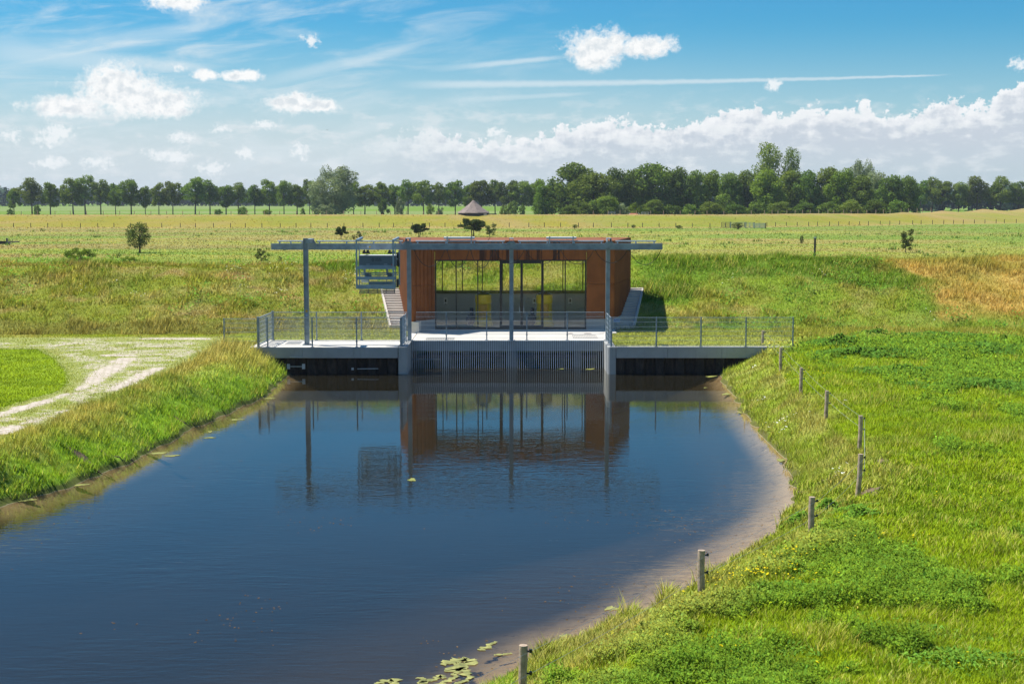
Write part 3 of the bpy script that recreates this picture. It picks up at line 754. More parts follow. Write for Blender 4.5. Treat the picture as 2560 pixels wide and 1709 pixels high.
# flowers
def flowers(name, spots, colr, size, label, hh=.32, stem=True):
    parts = []
    for (cx, cy, rx, ry, n) in spots:
        x = cx+rng.normal(0, rx, n); y = cy+rng.normal(0, ry, n)
        ok, _ = ground_ok(x, y); x, y = x[ok], y[ok]; n_ = len(x)
        if not n_: continue
        z = height(x, y)+hh*rng.uniform(.75, 1.3, n_)
        parts.append(leaves(x, y, z, np.full(n_, size)*rng.uniform(.7, 1.2, n_), .25, np.broadcast_to(np.array(colr), (n_, 3))*rng.uniform(.85, 1.1, (n_, 1))))
        if stem:
            parts.append(blades(name, x, y, z-hh, np.full(n_, hh), np.full(n_, .012), 0.01, np.broadcast_to(LUSH, (n_, 3)), False))
    return stuff_mesh(name, parts, M['grass'], label, 'flowers')
def sp_(px, py, rx, ry, n, z=1.1):
    x, y = on_z(px, py, z); return (x, y, rx, ry, n)
flowers('wildflowers', [sp_(1950, 1405, .35, .25, 34), sp_(1900, 1445, .55, .3, 44), sp_(1960, 1475, .4, .25, 14), sp_(1845, 1432, .4, .25, 30), sp_(1790, 1648, .35, .15, 12),
    sp_(2010, 948, .9, 1.1, 60), sp_(2130, 1380, .4, .3, 6), sp_(2430, 1260, .5, .4, 10), sp_(2290, 1375, .3, .3, 6), sp_(2440, 1690, .3, .1, 4), sp_(2050, 1700, .3, .1, 4)],
    (.86, .68, .02), .032, 'yellow flowers scattered over the near right bank and field', .36)
flowers('wildflowers', [sp_(1915, 965, .25, .2, 10), sp_(1948, 1016, .3, .2, 12), sp_(1990, 1016, .3, .2, 6), sp_(1935, 1035, .2, .2, 4), sp_(2088, 1148, .2, .1, 8), sp_(2096, 1161, .1, .1, 4), sp_(1885, 902, .2, .3, 5),
    sp_(330, 985, .3, .3, 14), sp_(2117, 1018, .1, .1, 3)], (.85, .85, .80), .048, 'white umbel flowers on both pond banks')
wf = []
for (px, py, k) in ((340, 734, 14), (215, 722, 12), (390, 668, 0), (580, 668, 12), (695, 728, 12), (585, 670, 10), (282, 702, 8), (882, 686, 16), (1745, 700, 0), (2050, 682, 8), (728, 660, 10), (600, 722, 8), (1820, 668, 0), (1810, 698, 6), (2330, 783, 6), (700, 668, 8)):
    if not k: continue
    # first hit on the slope
    d = ray(px, py); t = np.linspace(76, 92, 500)/d[1]; zz = CAMH+d[2]*t; hz = height(d[0]*t, d[1]*t); ix = np.argmax(zz < hz+.3)
    wf.append((d[0]*t[ix], d[1]*t[ix], .35, .35, k))
flowers('wildflowers', wf, (.78, .78, .68), .05, 'small white flower clusters dotted on the slope behind the railings', .35, False)

# ------------------------------------------------------------------ quay, decks, piers
DZ = 1.28
lf_poly = [(-12.57, 67.0), (-5.39, 67.0), (-5.39, 67.9), (-4.97, 67.9), (-4.97, 70.62), (-12.2, 70.62)]
t = empty('concrete_platform', (-8.9, 68.8, DZ), 'pale concrete platform left of the trash rack with railings on three sides', 'platform')
MB().prism([(-12.5, 67.06), (-5.43, 67.06), (-5.43, 70.62), (-12.2, 70.62)], DZ-.30, DZ).build('slab', M['deck'], t, .01)
b = MB()
for x0, x1 in ((-12.62, -9.93), (-9.92, -7.49), (-7.48, -5.41)): b.box(x0, x1, 66.92, 67.055, DZ-.50, DZ+.004)
b.build('fascia', M['concrete'], t, .008)
MB().box(-11.0, -10.3, 68.6, 69.6, DZ+.004, DZ+.012).build('hatch', M['hatch'], t)
MB().box(-9.95-1.6, -8.9-1.6+.1, 66.90, 66.92, .86, .875).build('bracket', M['galv_light'], t) if False else None
t = empty('capping_beam', (9, 67.2, DZ), 'pale concrete capping beam along the water right of the trash rack', 'concrete beam')
b = MB()
for x0, x1 in ((4.94, 7.37), (7.38, 9.93), (9.94, 13.25)): b.box(x0, x1, 66.93, 67.42, DZ-.50, DZ+.02)
b.build('beam', M['concrete'], t, .01)
def sheet(name, x0, x1, label):
    b = MB(); p = 0.0; x = x0; n = 0; prof = []
    while x < x1:
        dy = (0.0, 0.0, .22, .22)[n % 4]; prof.append((x, 67.14+dy)); x += (.36, .12, .36, .12)[n % 4]; n += 1
    prof.append((x1, prof[-1][1]))
    vs = []; fs = []
    for (px_, py_) in prof: vs += [(px_, py_, -1.6), (px_, py_, DZ-.42), (px_, py_+.03, -1.6), (px_, py_+.03, DZ-.42)]
    for i in range(len(prof)-1):
        a = i*4; fs += [(a, a+4, a+5, a+1), (a+2, a+3, a+7, a+6)]
    b.add(vs, fs); o = b.build(name, M['pile']); return setp(o, label, 'sheet pile wall')
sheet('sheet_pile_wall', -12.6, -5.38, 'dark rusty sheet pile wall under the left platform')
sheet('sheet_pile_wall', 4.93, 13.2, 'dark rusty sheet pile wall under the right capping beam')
b = MB(); b.prism([(-5.385, 66.95), (-5.02, 66.95), (-4.96, 67.01), (-4.96, 70.3), (-5.385, 70.3)], -1.6, DZ+.02)
o = b.build('pier', M['concrete'], None, .02); setp(o, 'grey concrete pier between left platform and trash rack', 'pier')
b = MB(); b.prism([(4.53, 67.06), (4.62, 66.96), (4.925, 66.96), (4.925, 70.3), (4.53, 70.3)], -1.6, DZ+.02)
o = b.build('pier', M['concrete'], None, .02); setp(o, 'pale concrete pier at the right end of the trash rack, sunlit on its left side', 'pier')
# handle brackets on the left quay wall
def boat_bracket(cx, z, label):
    b = MB(); y = 67.08 if z < .7 else 66.88
    b.bar((cx-.30, y, z), (cx+.30, y, z), .03)
    if z < .7:
        for s_ in (-1, 1): b.box(cx+s_*.36-.07, cx+s_*.36+.07, y-.02, y+.06, z-.12, z+.12)
    else:
        for s_ in (-1, 1): b.bar((cx+s_*.29, y, z), (cx+s_*.29, y+.05, z), .03)
    o = b.build('mooring_bracket', M['galv_light']); setp(o, label, 'bracket')
boat_bracket((738-1280)/F*67.3, .36, 'galvanised bracket with two square plates on the dark sheet piling')
boat_bracket((738-1280)/F*67, .83, 'thin galvanised handle on the grey fascia of the left platform')
b = MB(); b.bar((-7.35, 67.08, .25), (-6.35, 67.08, .26), .025); b.box(-7.62, -7.52, 67.04, 67.12, .20, .30)
o = b.build('mooring_rail', M['galv_light']); setp(o, 'thin horizontal metal rail low on the left sheet piling', 'rail')

# centre apron
t = empty('intake_deck', (0, 73, DZ), 'pale concrete deck in front of the glass facade above the water intake', 'deck')
MB().prism([(-4.955, 70.05), (4.60, 70.05), (4.60, 74.3), (5.5, 74.3), (5.5, 76.16), (-5.3, 76.16), (-5.3, 74.15), (-4.955, 74.15)], DZ-.30, DZ).build('slab', M['deck'], t, .01)
MB().box(-4.95, 4.525, 69.93, 70.04, DZ-.48, DZ+.004).build('fascia', M['concrete'], t)
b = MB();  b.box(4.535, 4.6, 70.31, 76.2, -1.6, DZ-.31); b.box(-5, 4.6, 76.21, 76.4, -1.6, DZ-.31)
b.build('intake_wall', M['intake_shade'], t)
b = MB(); b.box(-5.36, -5.001, 70.31, 76.1, -1.6, DZ-.015); b.build('curb', M['deck'], t); b = MB(); b.box(4.605, 4.96, 70.31, 76.1, -1.6, DZ-.015); b.build('curb', M['deck'], t)
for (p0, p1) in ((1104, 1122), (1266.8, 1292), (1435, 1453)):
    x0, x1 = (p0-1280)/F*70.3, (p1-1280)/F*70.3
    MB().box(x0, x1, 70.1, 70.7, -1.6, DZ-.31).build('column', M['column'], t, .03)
MB().box(2.05, 3.6, 71.0, 72.6, DZ+.004, DZ+.012).build('hatch', M['hatch'], t) if False else None
def grating(x0, x1, y0, y1):
    b = MB(); x = x0
    while x < x1: b.box(x, x+.03, y0, y1, DZ+.004, DZ+.014); x += .085
    b.box(x0, x1, y0-.03, y0, DZ+.004, DZ+.016); b.box(x0, x1, y1, y1+.03, DZ+.004, DZ+.016)
    return b
o = grating(3.1, 4.3, 71.4, 73.0).build('floor_grating', M['hatch']); setp(o, 'grey steel floor grating at the right side of the deck before the glass facade', 'grating')
o = grating(-4.3, -2.9, 70.7, 71.5).build('floor_grating', M['hatch']); setp(o, 'grey steel floor grating at the left front corner of the deck before the glass facade', 'grating')
for (x, y, r, lb) in ((3.05, 73.9, .13, 'small round rusty drain cover on the deck, nearer the middle'), (3.95, 73.85, .2, 'wider round rusty drain cover on the deck, nearer the right wall')):
    o = MB().lathe(x, y, [(r, DZ+.002), (r, DZ+.012), (r*.8, DZ+.016)], 20).build('drain_cover', M['grate']); setp(o, lb, 'drain cover')

# trash rack
t = empty('trash_rack', (0, 69.6, 0), 'wide rack of thin upright steel bars standing in the water under the deck', 'trash rack')
nb = 90
for i in range(nb):
    x = -4.90+i*(9.36/(nb-1))
    MB().bar((x, 69.89, DZ+.03), (x, 69.22, -.9), .019, .03, up=(0, 1, 0)).box(x-.022, x+.022, 69.86, 69.99, DZ+.031, DZ+.06).build('bar', M['rackbar'], t)
b = MB(); b.bar((-4.95, 69.90, DZ+.0), (4.52, 69.90, DZ+.0), .05); b.bar((-4.95, 69.55, .42), (-3.5, 69.55, .42), .03); b.bar((-4.95, 69.46, -.1), (4.52, 69.46, -.1), .04)
b.build('cross_rail', M['galv'], t)

# ------------------------------------------------------------------ mesh fences
def mesh_run(p, q, hgt, off=.08, step=.05, rows=.2, dbl=True):
    b = MB(); p = Vector(p); q = Vector(q); L = (q-p).length; d = (q-p)/L
    n = max(2, int(L/step))
    for i in range(n+1):
        c_ = p+d*(L*i/n)
        b.bar(c_+Vector((0, 0, off)), c_+Vector((0, 0, hgt)), .005, .005)
    k = int(round((hgt-off)/rows))
    nrm = Vector((-d.y, d.x, 0))*.006
    for j in range(k+1):
        z = off+(hgt-off)*j/k
        for s_ in ((-1, 1) if dbl else (0,)):
            b.bar(p+Vector((0, 0, z))+nrm*s_, q+Vector((0, 0, z))+nrm*s_, .009, .011)
    return b
def post_mb(x, y, z0, h, w_=.055, plate=True):
    b = MB(); b.box(x-w_/2, x+w_/2, y-w_/2, y+w_/2, z0, z0+h)
    if plate: b.box(x-.08, x+.08, y-.07, y+.07, z0+.001, z0+.014)
    b.box(x-w_/2-.004, x+w_/2+.004, y-w_/2-.004, y+w_/2+.004, z0+h, z0+h+.012)
    for zz in (.25, .7, 1.15): b.box(x-w_/2-.02, x+w_/2+.02, y-w_/2-.008, y-w_/2-.001, z0+zz, z0+zz+.04)
    return b
def fence(posts, label, ends=(True, True), h=1.40, z0=DZ+.006, mat='galv', capbar=True):
    cx = sum(p[0] for p in posts)/len(posts); cy = sum(p[1] for p in posts)/len(posts)
    t = empty('mesh_fence', (cx, cy, z0), label, 'mesh fence', 'galvanised mesh fences round the intake')
    for i, p in enumerate(posts):
        if (i == 0 and not ends[0]) or (i == len(posts)-1 and not ends[1]): continue
        post_mb(p[0], p[1], z0, h).build('post', M[mat], t)
    for a, b_ in zip(posts[:-1], posts[1:]):
        a3 = Vector((a[0], a[1], z0)); b3 = Vector((b_[0], b_[1], z0)); d = (b3-a3).normalized()*.035
        m_ = mesh_run(a3+d, b3-d, h-.02)
        m_.bar(a3+d+Vector((0, 0, h-.012)), b3-d+Vector((0, 0, h-.012)), .022, .022)
        m_.build('mesh_panel', M['galv_light'], t)
    return t
fx = lambda px, Y: (px-1280)/F*(Y*cp+(CAMH-DZ)*sp)
YF, YB = 67.12, 70.5
fence([(-12.0, YF+.02), (fx(669.5, YF), YF), (fx(781, YF), YF), (fx(892, YF), YF), (fx(1002, YF), YF)], 'long mesh fence along the front edge of the left platform above the water', (False, True))
fence([(-11.93, YB), (fx(792, YB), YB), (fx(904, YB), YB), (-5.12, YB)], 'mesh fence along the back edge of the left platform before the grass slope', (False, False))
fence([(-5.24, 67.25), (-5.22, 68.5), (-5.2, 69.6)], 'short mesh fence seen almost end-on upon the left pier')
fence([(-4.80, YB), (fx(1116, YB), YB), (fx(1216.8, YB), YB), (fx(1317, YB), YB), (fx(1418, YB), YB), (4.60, YB)], 'mesh fence along the deck edge above the trash rack, before the glass facade', (False, False))
fence([(4.70, 67.25), (4.68, 68.6), (4.66, 70.1)], 'short mesh fence seen almost end-on upon the right pier')
fence([(fx(1528.7, YF), YF), (fx(1640.5, YF), YF), (fx(1752, YF), YF), (fx(1864.4, YF), YF), (fx(1981.7, YF), YF)], 'long mesh fence on the capping beam right of the trash rack', z0=DZ+.024)
fence([(fx(561, YF), YF), (-12.1, YF)], 'short mesh fence with one post left of the gate, rooted in tall grass', (True, False), h=1.36)
# sign on the right fence
t = empty('fence_sign', (fx(1541.5, 67), 67.04, 2.48), 'small pale blue sign with dark blue emblem on the right mesh fence', 'sign')
sx0, sx1 = fx(1533.2, 67.0), fx(1550, 67.0)
MB().box(sx0, sx1, 67.03, 67.045, 2.48, 2.64).build('board', M['sign'], t)
b = MB(); yy = 67.026
def flat(b, pts, y, th=.003): # small raised print facing the camera
    n = len(pts); b.add([(x, y, z) for x, z in pts]+[(x, y+th, z) for x, z in pts], [tuple(range(n)), tuple(range(2*n-1, n-1, -1))]+[(i, (i+1) % n, n+(i+1) % n, n+i) for i in range(n)])
ox = sx0+.02
flat(b, [(ox, 2.577), (ox+.03, 2.583), (ox+.04, 2.615), (ox+.052, 2.58), (ox+.062, 2.553), (ox+.095, 2.53), (ox+.06, 2.533), (ox+.04, 2.565)], yy)
b.build('emblem', M['signink'], t)
def text(body, x, y, z, size, mat, parent, name='lettering', ext=.002):
    cu = bpy.data.curves.new(name, 'FONT'); cu.body = body; cu.size = size; cu.extrude = ext; cu.space_character = 1.1
    ob = bpy.data.objects.new(name, cu); C.objects.link(ob)
    dg = bpy.context.evaluated_depsgraph_get(); me = bpy.data.meshes.new_from_object(ob.evaluated_get(dg))
    bpy.data.objects.remove(ob); me.materials.clear(); me.materials.append(mat)
    o = bpy.data.objects.new(name, me); C.objects.link(o)
    lx, ly, lz = abs_loc(parent); o.parent = parent; o.location = (x-lx, y-ly, z-lz); o.rotation_euler = (math.pi/2, 0, 0)
    return o
text('AAN', ox+.10, 67.026, 2.575, .065, M['signink'], t)

# gate
t = empty('gate', (-11.97, 68.8, DZ), 'galvanised mesh gate closing the left end of the platform, seen at a slant', 'gate')
post_mb(-12.03, 67.12, DZ+.006, 1.43, .11).build('post', M['galv'], t); post_mb(-11.90, 70.5, DZ+.006, 1.43, .10).build('post', M['galv'], t)
b = MB(); A = Vector((-12.02, 67.22, DZ)); B = Vector((-11.91, 70.40, DZ)); up = Vector((0, 0, 1))
for za in (.12, 1.38): b.bar(A+up*za, B+up*za, .05)
for f_ in (0.01, .53, .99): b.bar(A.lerp(B, f_)+up*.12, A.lerp(B, f_)+up*1.38, .045)
b.build('frame', M['galv'], t)
mesh_run(A, B, 1.36, .14).build('mesh_panel', M['galv_light'], t)
b = MB(); c_ = A.lerp(B, .60); b.box(c_.x-.06, c_.x+.03, c_.y-.16, c_.y+.16, DZ+.95, DZ+1.18); b.build('lock_box', M['galv'], t)

# ------------------------------------------------------------------ gantry with rail beam
BX0, BX1, BY, BZ0, BZ1 = (679.5-1280)/F*69.2, (1655-1280)/F*69.2, 69.2, 5.82, 6.12
t = empty('gantry', (0, BY, DZ), 'galvanised steel gantry of four tall posts carrying one long beam over the rack', 'gantry')
b = MB()
for z0, z1 in ((BZ0, BZ0+.03), (BZ1-.03, BZ1)): b.box(BX0, BX1, BY-.11, BY+.11, z0, z1)
b.box(BX0+.001, BX1-.001, BY-.105, BY-.08, BZ0+.03, BZ1-.03); b.box(BX0+.001, BX1-.001, BY+.08, BY+.105, BZ0+.03, BZ1-.03)
b.box(BX0, BX0+.01, BY-.08, BY+.08, BZ0+.03, BZ1-.03); b.box(BX1-.01, BX1, BY-.08, BY+.08, BZ0+.03, BZ1-.03)
b.build('beam', M['galv'], t)
def head(x, front):
    b = MB(); yf = BY-.13 if not front else BY+.12
    if not front:
        b.add([(x-.27, BY-.14, BZ0+.07), (x+.27, BY-.14, BZ0+.07), (x+.27, BY-.14, BZ1-.03), (x+.10, BY-.14, BZ1+.12), (x-.10, BY-.14, BZ1+.12), (x-.27, BY-.14, BZ1-.03)] +
              [(x-.27, BY-.112, BZ0+.07), (x+.27, BY-.112, BZ0+.07), (x+.27, BY-.112, BZ1-.03), (x+.10, BY-.112, BZ1+.12), (x-.10, BY-.112, BZ1+.12), (x-.27, BY-.112, BZ1-.03)],
              [(0, 1, 2, 3, 4, 5), (11, 10, 9, 8, 7, 6)]+[(i, 6+i, 6+(i+1) % 6, (i+1) % 6) for i in range(6)])
        w_ = .10                                   # hollow arm end: open tube
        z0, z1 = BZ1+.03, BZ1+.25
        b.box(x-w_, x+w_, BY-.26, BY+.9, z1-.02, z1); b.box(x-w_, x-w_+.02, BY-.26, BY+.9, z0, z1-.02); b.box(x+w_-.02, x+w_, BY-.26, BY+.9, z0, z1-.02); b.box(x-w_, x+w_, BY-.15, BY+.9, z0-.02, z0)
    else:
        b.add([(x-.05, BY-.14, BZ0+.07), (x+.40, BY-.14, BZ0+.07), (x+.40, BY-.14, BZ1-.03), (x+.28, BY-.14, BZ1+.16), (x-.05, BY-.14, BZ1+.16)] + [(x-.05, BY-.115, BZ0+.07), (x+.40, BY-.115, BZ0+.07), (x+.40, BY-.115, BZ1-.03), (x+.28, BY-.115, BZ1+.16), (x-.05, BY-.115, BZ1+.16)],
              [(0, 1, 2, 3, 4), (9, 8, 7, 6, 5)]+[(i, 5+i, 5+(i+1) % 5, (i+1) % 5) for i in range(5)])
        b.box(x+.02, x+.24, BY-1.2, BY+.2, BZ1+.04, BZ1+.24)
    return b
masts = [((768.5-1280)/F*68.6, 68.15, True), ((1024-1280)/F*70.4, 70.0, False), ((1278.5-1280)/F*70.4, 70.0, False), ((1518.5-1280)/F*70.4, 70.0, False)]
for x, y, fr in masts:
    b = MB(); w_ = .10; ztop = BZ1+.26 if fr else BZ1+.10
    zb = DZ+.012
    if fr:                                        # channel-like post
        b.box(x-w_, x+w_, y-.012, y+.012, zb, ztop); b.box(x-w_-.012, x-w_, y-w_, y+w_, zb, ztop); b.box(x+w_, x+w_+.012, y-w_, y+w_, zb, ztop)
        b.box(x-.10, x+.10, y-.10, y+.10, ztop+.001, ztop+.02)
    else: b.box(x-w_, x+w_, y-w_, y+w_, zb, ztop-.002)
    b.box(x-.20, x+.20, y-.17, y+.17, zb-.01, zb+.018)
    for sx_ in (-.15, .15):
        for sy_ in (-.12, .12): b.cyl((x+sx_, y+sy_, zb+.018), (x+sx_, y+sy_, zb+.055), .018, n=6)
    m_ = b.build('post', M['galv'], t)
    hd = head(x, fr).build('arm', M['galv'], t)
x, y, _ = masts[0]
MB().cyl((x, y-.016, 2.92), (x, y-.020, 2.92), .055, n=16).build('warning_sticker', M['sticker'], t)
MB().box(x-.055, x+.055, y-.020, y-.014, 2.66, 2.78).build('label_plate', M['sign'], t)
x = (922-1280)/F*69
MB().box(x-.09, x+.09, BY-.116, BY-.111, BZ0+.09, BZ0+.20).build('load_plate', M['galv_light'], t)
MB().cyl((x+.05, BY-.112, BZ0+.13), (x+.05, BY-.120, BZ0+.13), .045, n=14).build('warning_sticker', M['sticker'], t)
# tube rail over the beam
segs = [(696, 762), (795, 1008), (1040, 1262), (1295, 1508), (1538, 1639)]
for a, b_ in segs:
    xa, xb = (a-1280)/F*69.3, (b_-1280)/F*69.3
    m_ = MB(); m_.cyl((xa, BY+.02, BZ1+.115), (xb, BY+.02, BZ1+.115), .035, n=10)
    k = max(2, int((xb-xa)/1.2))
    for i in range(k+1):
        xx = xa+.1+(xb-xa-.2)*i/k; m_.box(xx-.03, xx+.03, BY-.02, BY+.06, BZ1+.002, BZ1+.08)
    m_.build('tube_rail', M['galv_light'], t)
# festoon cable under the beam
b = MB(); tops = []
def loop(xa, xb, drop, y=BY-.02):
    pts = []
    for i in range(17):
        u = i/16; pts.append((xa+(xb-xa)*u, y, BZ0-.02-drop*(1-(2*u-1)**2)**.85))
    for p, q in zip(pts[:-1], pts[1:]): b.cyl(p, q, .014, n=5)
    b.box(xa-.04, xa+.04, y-.05, y+.05, BZ0-.05, BZ0-.003)
for a, b2, dr in ((1036, 1112, .80), (1118, 1173, .84), (1177, 1232, .86), (1238, 1310, .66), (1316, 1398, .66), (1402, 1484, .68), (1488, 1568, .62), (1572, 1652, .72)):
    loop((a-1280)/F*69.2, (b2-1280)/F*69.2, dr)
b.build('festoon_cable', M['cable'], t)
# tube lamps clamped above the beam
for a, b_, lb in ((1110.5, 1187, 'clear tube lamp clamped above the beam between second and third post'), (1365, 1440, 'clear tube lamp clamped above the beam between third and fourth post')):
    xa, xb = (a-1280)/F*69.4, (b_-1280)/F*69.4
    q = empty('tube_lamp', ((xa+xb)/2, BY, BZ1), lb, 'lamp', 'tube lamps on the gantry beam')
    m_ = MB(); m_.cyl((xa, BY, BZ1+.27), (xb, BY, BZ1+.27), .055, n=14); m_.build('tube', M['white'], q, smooth=False)
    m_ = MB()
    for xx in (xa+.16, xb-.16): m_.box(xx-.03, xx+.03, BY-.07, BY+.07, BZ1+.002, BZ1+.34)
    m_.build('clamp', M['galv_light'], q)

# ------------------------------------------------------------------ trash rake trolley
def tx(px, Y=68.4): return (px-1280)/F*(Y*cp+2.5*sp)
def tz(py, Y=68.4): return on_y(1280, py, Y)[1]
t = empty('rake_trolley', (tx(940), 68.5, tz(722)), 'grey steel rake trolley hanging from the left half of the gantry beam', 'rake trolley')
YF2 = 68.15; YB2 = 68.95
b = MB()
for px in (892.5, 984): b.bar((tx(px), YF2, tz(720)), (tx(px), YF2, tz(600)), .075, .075)
for px in (897.8, 988.2): b.bar((tx(px), YF2+.28, tz(718)), (tx(px), YF2+.28, tz(607)), .05, .05)
for px in (893, 984):
    b.bar((tx(px), YF2-.04, tz(601)), (tx(px+12, 69.6), 69.75, BZ1+.26), .09, .10)
b.bar((tx(893), YF2-.01, tz(669.5)), (tx(988), YF2-.01, tz(669.5)), .05, .10); b.bar((tx(893), YF2+.001, tz(695)), (tx(988), YF2+.001, tz(695)), .05, .12)
b.bar((tx(893), YF2+.3, tz(667)), (tx(988), YF2+.3, tz(667)), .05, .05); b.bar((tx(893), YF2+.3, tz(692.5)), (tx(988), YF2+.3, tz(692.5)), .05, .05)
b.bar((tx(998, 69.3), 69.3, tz(626, 69.3)), (tx(998, 69.3), 69.3, tz(712, 69.3)), .07, .07)
b.bar((tx(988), YF2+.28, tz(645)), (tx(998, 69.3), 69.3, tz(650, 69.3)), .05, .05)
b.bar((tx(899), YB2, tz(684)), (tx(990), YB2, tz(684)), .05, .06); b.bar((tx(899), YB2-.3, tz(688)), (tx(994), YB2-.3, tz(688)), .04, .04)
for px in (908, 965): b.bar((tx(px), YB2, tz(666)), (tx(px), YB2, tz(690)), .10, .10)
b.build('frame', M['rake_frame'], t)
m_ = MB(); m_.prism([(tx(898.5), YF2+.10), (tx(990), YF2+.10), (tx(990), YF2+.10+.8), (tx(898.5), YF2+.10+.8)], tz(666, YF2+.1), tz(639, YF2+.1))
hs = m_.build('housing', M['bluegrey'], t, .012)
MB().box(tx(898.5), tx(990), YF2+.08, YF2+.92, tz(639, YF2+.1)+.001, tz(639, YF2+.1)+.02).build('cover', M['white'], t)
MB().box(tx(898.5), tx(985), YF2+.07, YF2+.098, tz(666.5), tz(662.5)).build('ledge', M['rake_frame'], t)
for px in (920.5, 964.5): MB().box(tx(px-4.2), tx(px+4.2), YF2+.075, YF2+.099, tz(661, YF2+.1), tz(660, YF2+.1)).build('handle', M['galv_light'], t)
# printed mark and lettering on the housing
b = MB(); mx_ = tx(933); mz = tz(651, YF2+.1); yy = YF2+.094
flat(b, [(mx_-.065, mz+.06), (mx_-.02, mz+.11), (mx_+.025, mz+.10), (mx_+.055, mz+.07), (mx_+.01, mz+.085), (mx_-.035, mz+.07)], yy)
flat(b, [(mx_-.070, mz+.065), (mx_-.040, mz+.065), (mx_-.015, mz-.05), (mx_-.035, mz-.06)], yy)
flat(b, [(mx_+.030, mz+.085), (mx_+.062, mz+.070), (mx_+.035, mz-.05), (mx_+.018, mz-.05)], yy)
b.build('emblem', M['ink'], t)
text('MAAS', mx_+.10, yy, mz+.03, .11, M['ink'], t)
b = MB()
for i in range(11): b.box(mx_+.10+i*.029, mx_+.122+i*.029, yy-.001, yy+.002, mz-.015, mz+.01)
b.build('small_print', M['ink'], t)
for px in (911, 975):
    m_ = MB(); xx = tx(px)
    m_.cyl((xx-.09, BY-.03, BZ0-.07), (xx-.09, BY+.03, BZ0-.07), .06, n=12); m_.cyl((xx+.09, BY-.03, BZ0-.07), (xx+.09, BY+.03, BZ0-.07), .06, n=12)
    m_.box(xx-.18, xx+.18, BY-.05, BY+.05, BZ0-.19, BZ0-.10); m_.build('carriage', M['black'], t)
for px in (913, 970):
    m_ = MB(); xx = tx(px); m_.box(xx-.06, xx+.14, YF2+.45, YF2+.75, tz(692), tz(683)); m_.cyl((xx+.15, YF2+.6, tz(690)), (xx+.25, YF2+.6, tz(689)), .07, n=10)
    m_.build('winch', M['bluegrey'], t)
m_ = MB(); m_.cyl((tx(903), YF2+.22, tz(701)), (tx(920.5), YF2+.22, tz(701)), .10, n=18); m_.build('roller', M['roller'], t, smooth=False)
m_ = MB(); m_.box(tx(892), tx(988), YF2-.05, YF2-.01, tz(721), tz(711)); m_.box(tx(892), tx(988), YF2+.33, YF2+.36, tz(721), tz(713))
m_.build('toe_board', M['rake_frame'], t)
m_ = MB()
for px in (921, 943.5, 965.5): m_.bar((tx(px), YF2+.35, tz(697)), (tx(px), YF2+.35, tz(712)), .02, .02)
for i in range(45):
    xx = tx(900)+(tx(986)-tx(900))*i/44; m_.bar((xx, YF2+.37, tz(697)), (xx, YF2+.37, tz(712)), .008, .008)
for z in (698, 705, 711): m_.bar((tx(900), YF2+.37, tz(z)), (tx(986), YF2+.37, tz(z)), .014, .014)
m_.box(tx(921), tx(986), YF2+.40, YF2+.42, tz(712), tz(704)); m_.build('cage', M['rake_frame'], t)
m_ = MB()
for i in range(60):
    xx = tx(899.5)+(tx(987)-tx(899.5))*i/59; m_.bar((xx, YF2+.10, tz(722)), (xx, YF2+.02, tz(732.5)), .014, .02)
for px in (899.5, 921, 943.5, 966, 987): m_.bar((tx(px), YF2+.09, tz(721.5)), (tx(px), YF2+.01, tz(733)), .03, .03)
for z in (727, 732.5): m_.bar((tx(899), YF2+.05, tz(z)), (tx(988), YF2+.05, tz(z)), .025, .03)
m_.build('tines', M['grate'], t)
m_ = MB(); m_.box(tx(979.5), tx(981.5), YF2+.02, YF2+.06, tz(664), tz(659)); m_.build('stop_button', M['red'], t)
m_ = MB(); m_.box(tx(980.5), tx(983.5), YF2+.12, YF2+.16, tz(659), tz(655)); m_.box(tx(987.5), tx(989.5), YF2+.2, YF2+.25, tz(659), tz(655)); m_.build('warning_sticker', M['sticker'], t)
m_ = MB(); m_.cyl((tx(991), YB2, tz(632)), (tx(994), YB2, tz(668)), .06, n=8); m_.cyl((tx(991), YB2, tz(699)), (tx(991), YB2, tz(719)), .06, n=8)
m_.build('hose', M['cable'], t)

# ------------------------------------------------------------------ pumping station
ZR = 6.05; ZH = 5.03; ZB = 2.92
t = empty('pumping_station', (0, 79, DZ), 'flat-roofed pumping station clad in rust-brown steel with a tall glass front', 'building')
def wall(p, q, z0, z1, th, inward, mat, name, ribs=0, rib=.05):
    p = Vector((p[0], p[1])); q = Vector((q[0], q[1])); d = (q-p).normalized(); n = Vector((-d.y, d.x))*inward*th
    b = MB(); b.prism([tuple(p), tuple(q), tuple(q+n), tuple(p+n)], z0, z1)
    if ribs:
        L = (q-p).length; k = int(L/ribs); o_ = Vector((-d.y, d.x))*-inward*rib
        for i in range(k):
            a = p+d*(L*(i+.15)/k); c_ = p+d*(L*(i+.6)/k)
            b.prism([tuple(a), tuple(c_), tuple(c_+o_), tuple(a+o_)], z0+.002, z1-.002)
    return b.build(name, mat, t)
FL, WL, WRr, FR, BR, BL = [Vector(p) for p in FOOT]
ZM = 3.72                                             # joint between upper and lower sheets
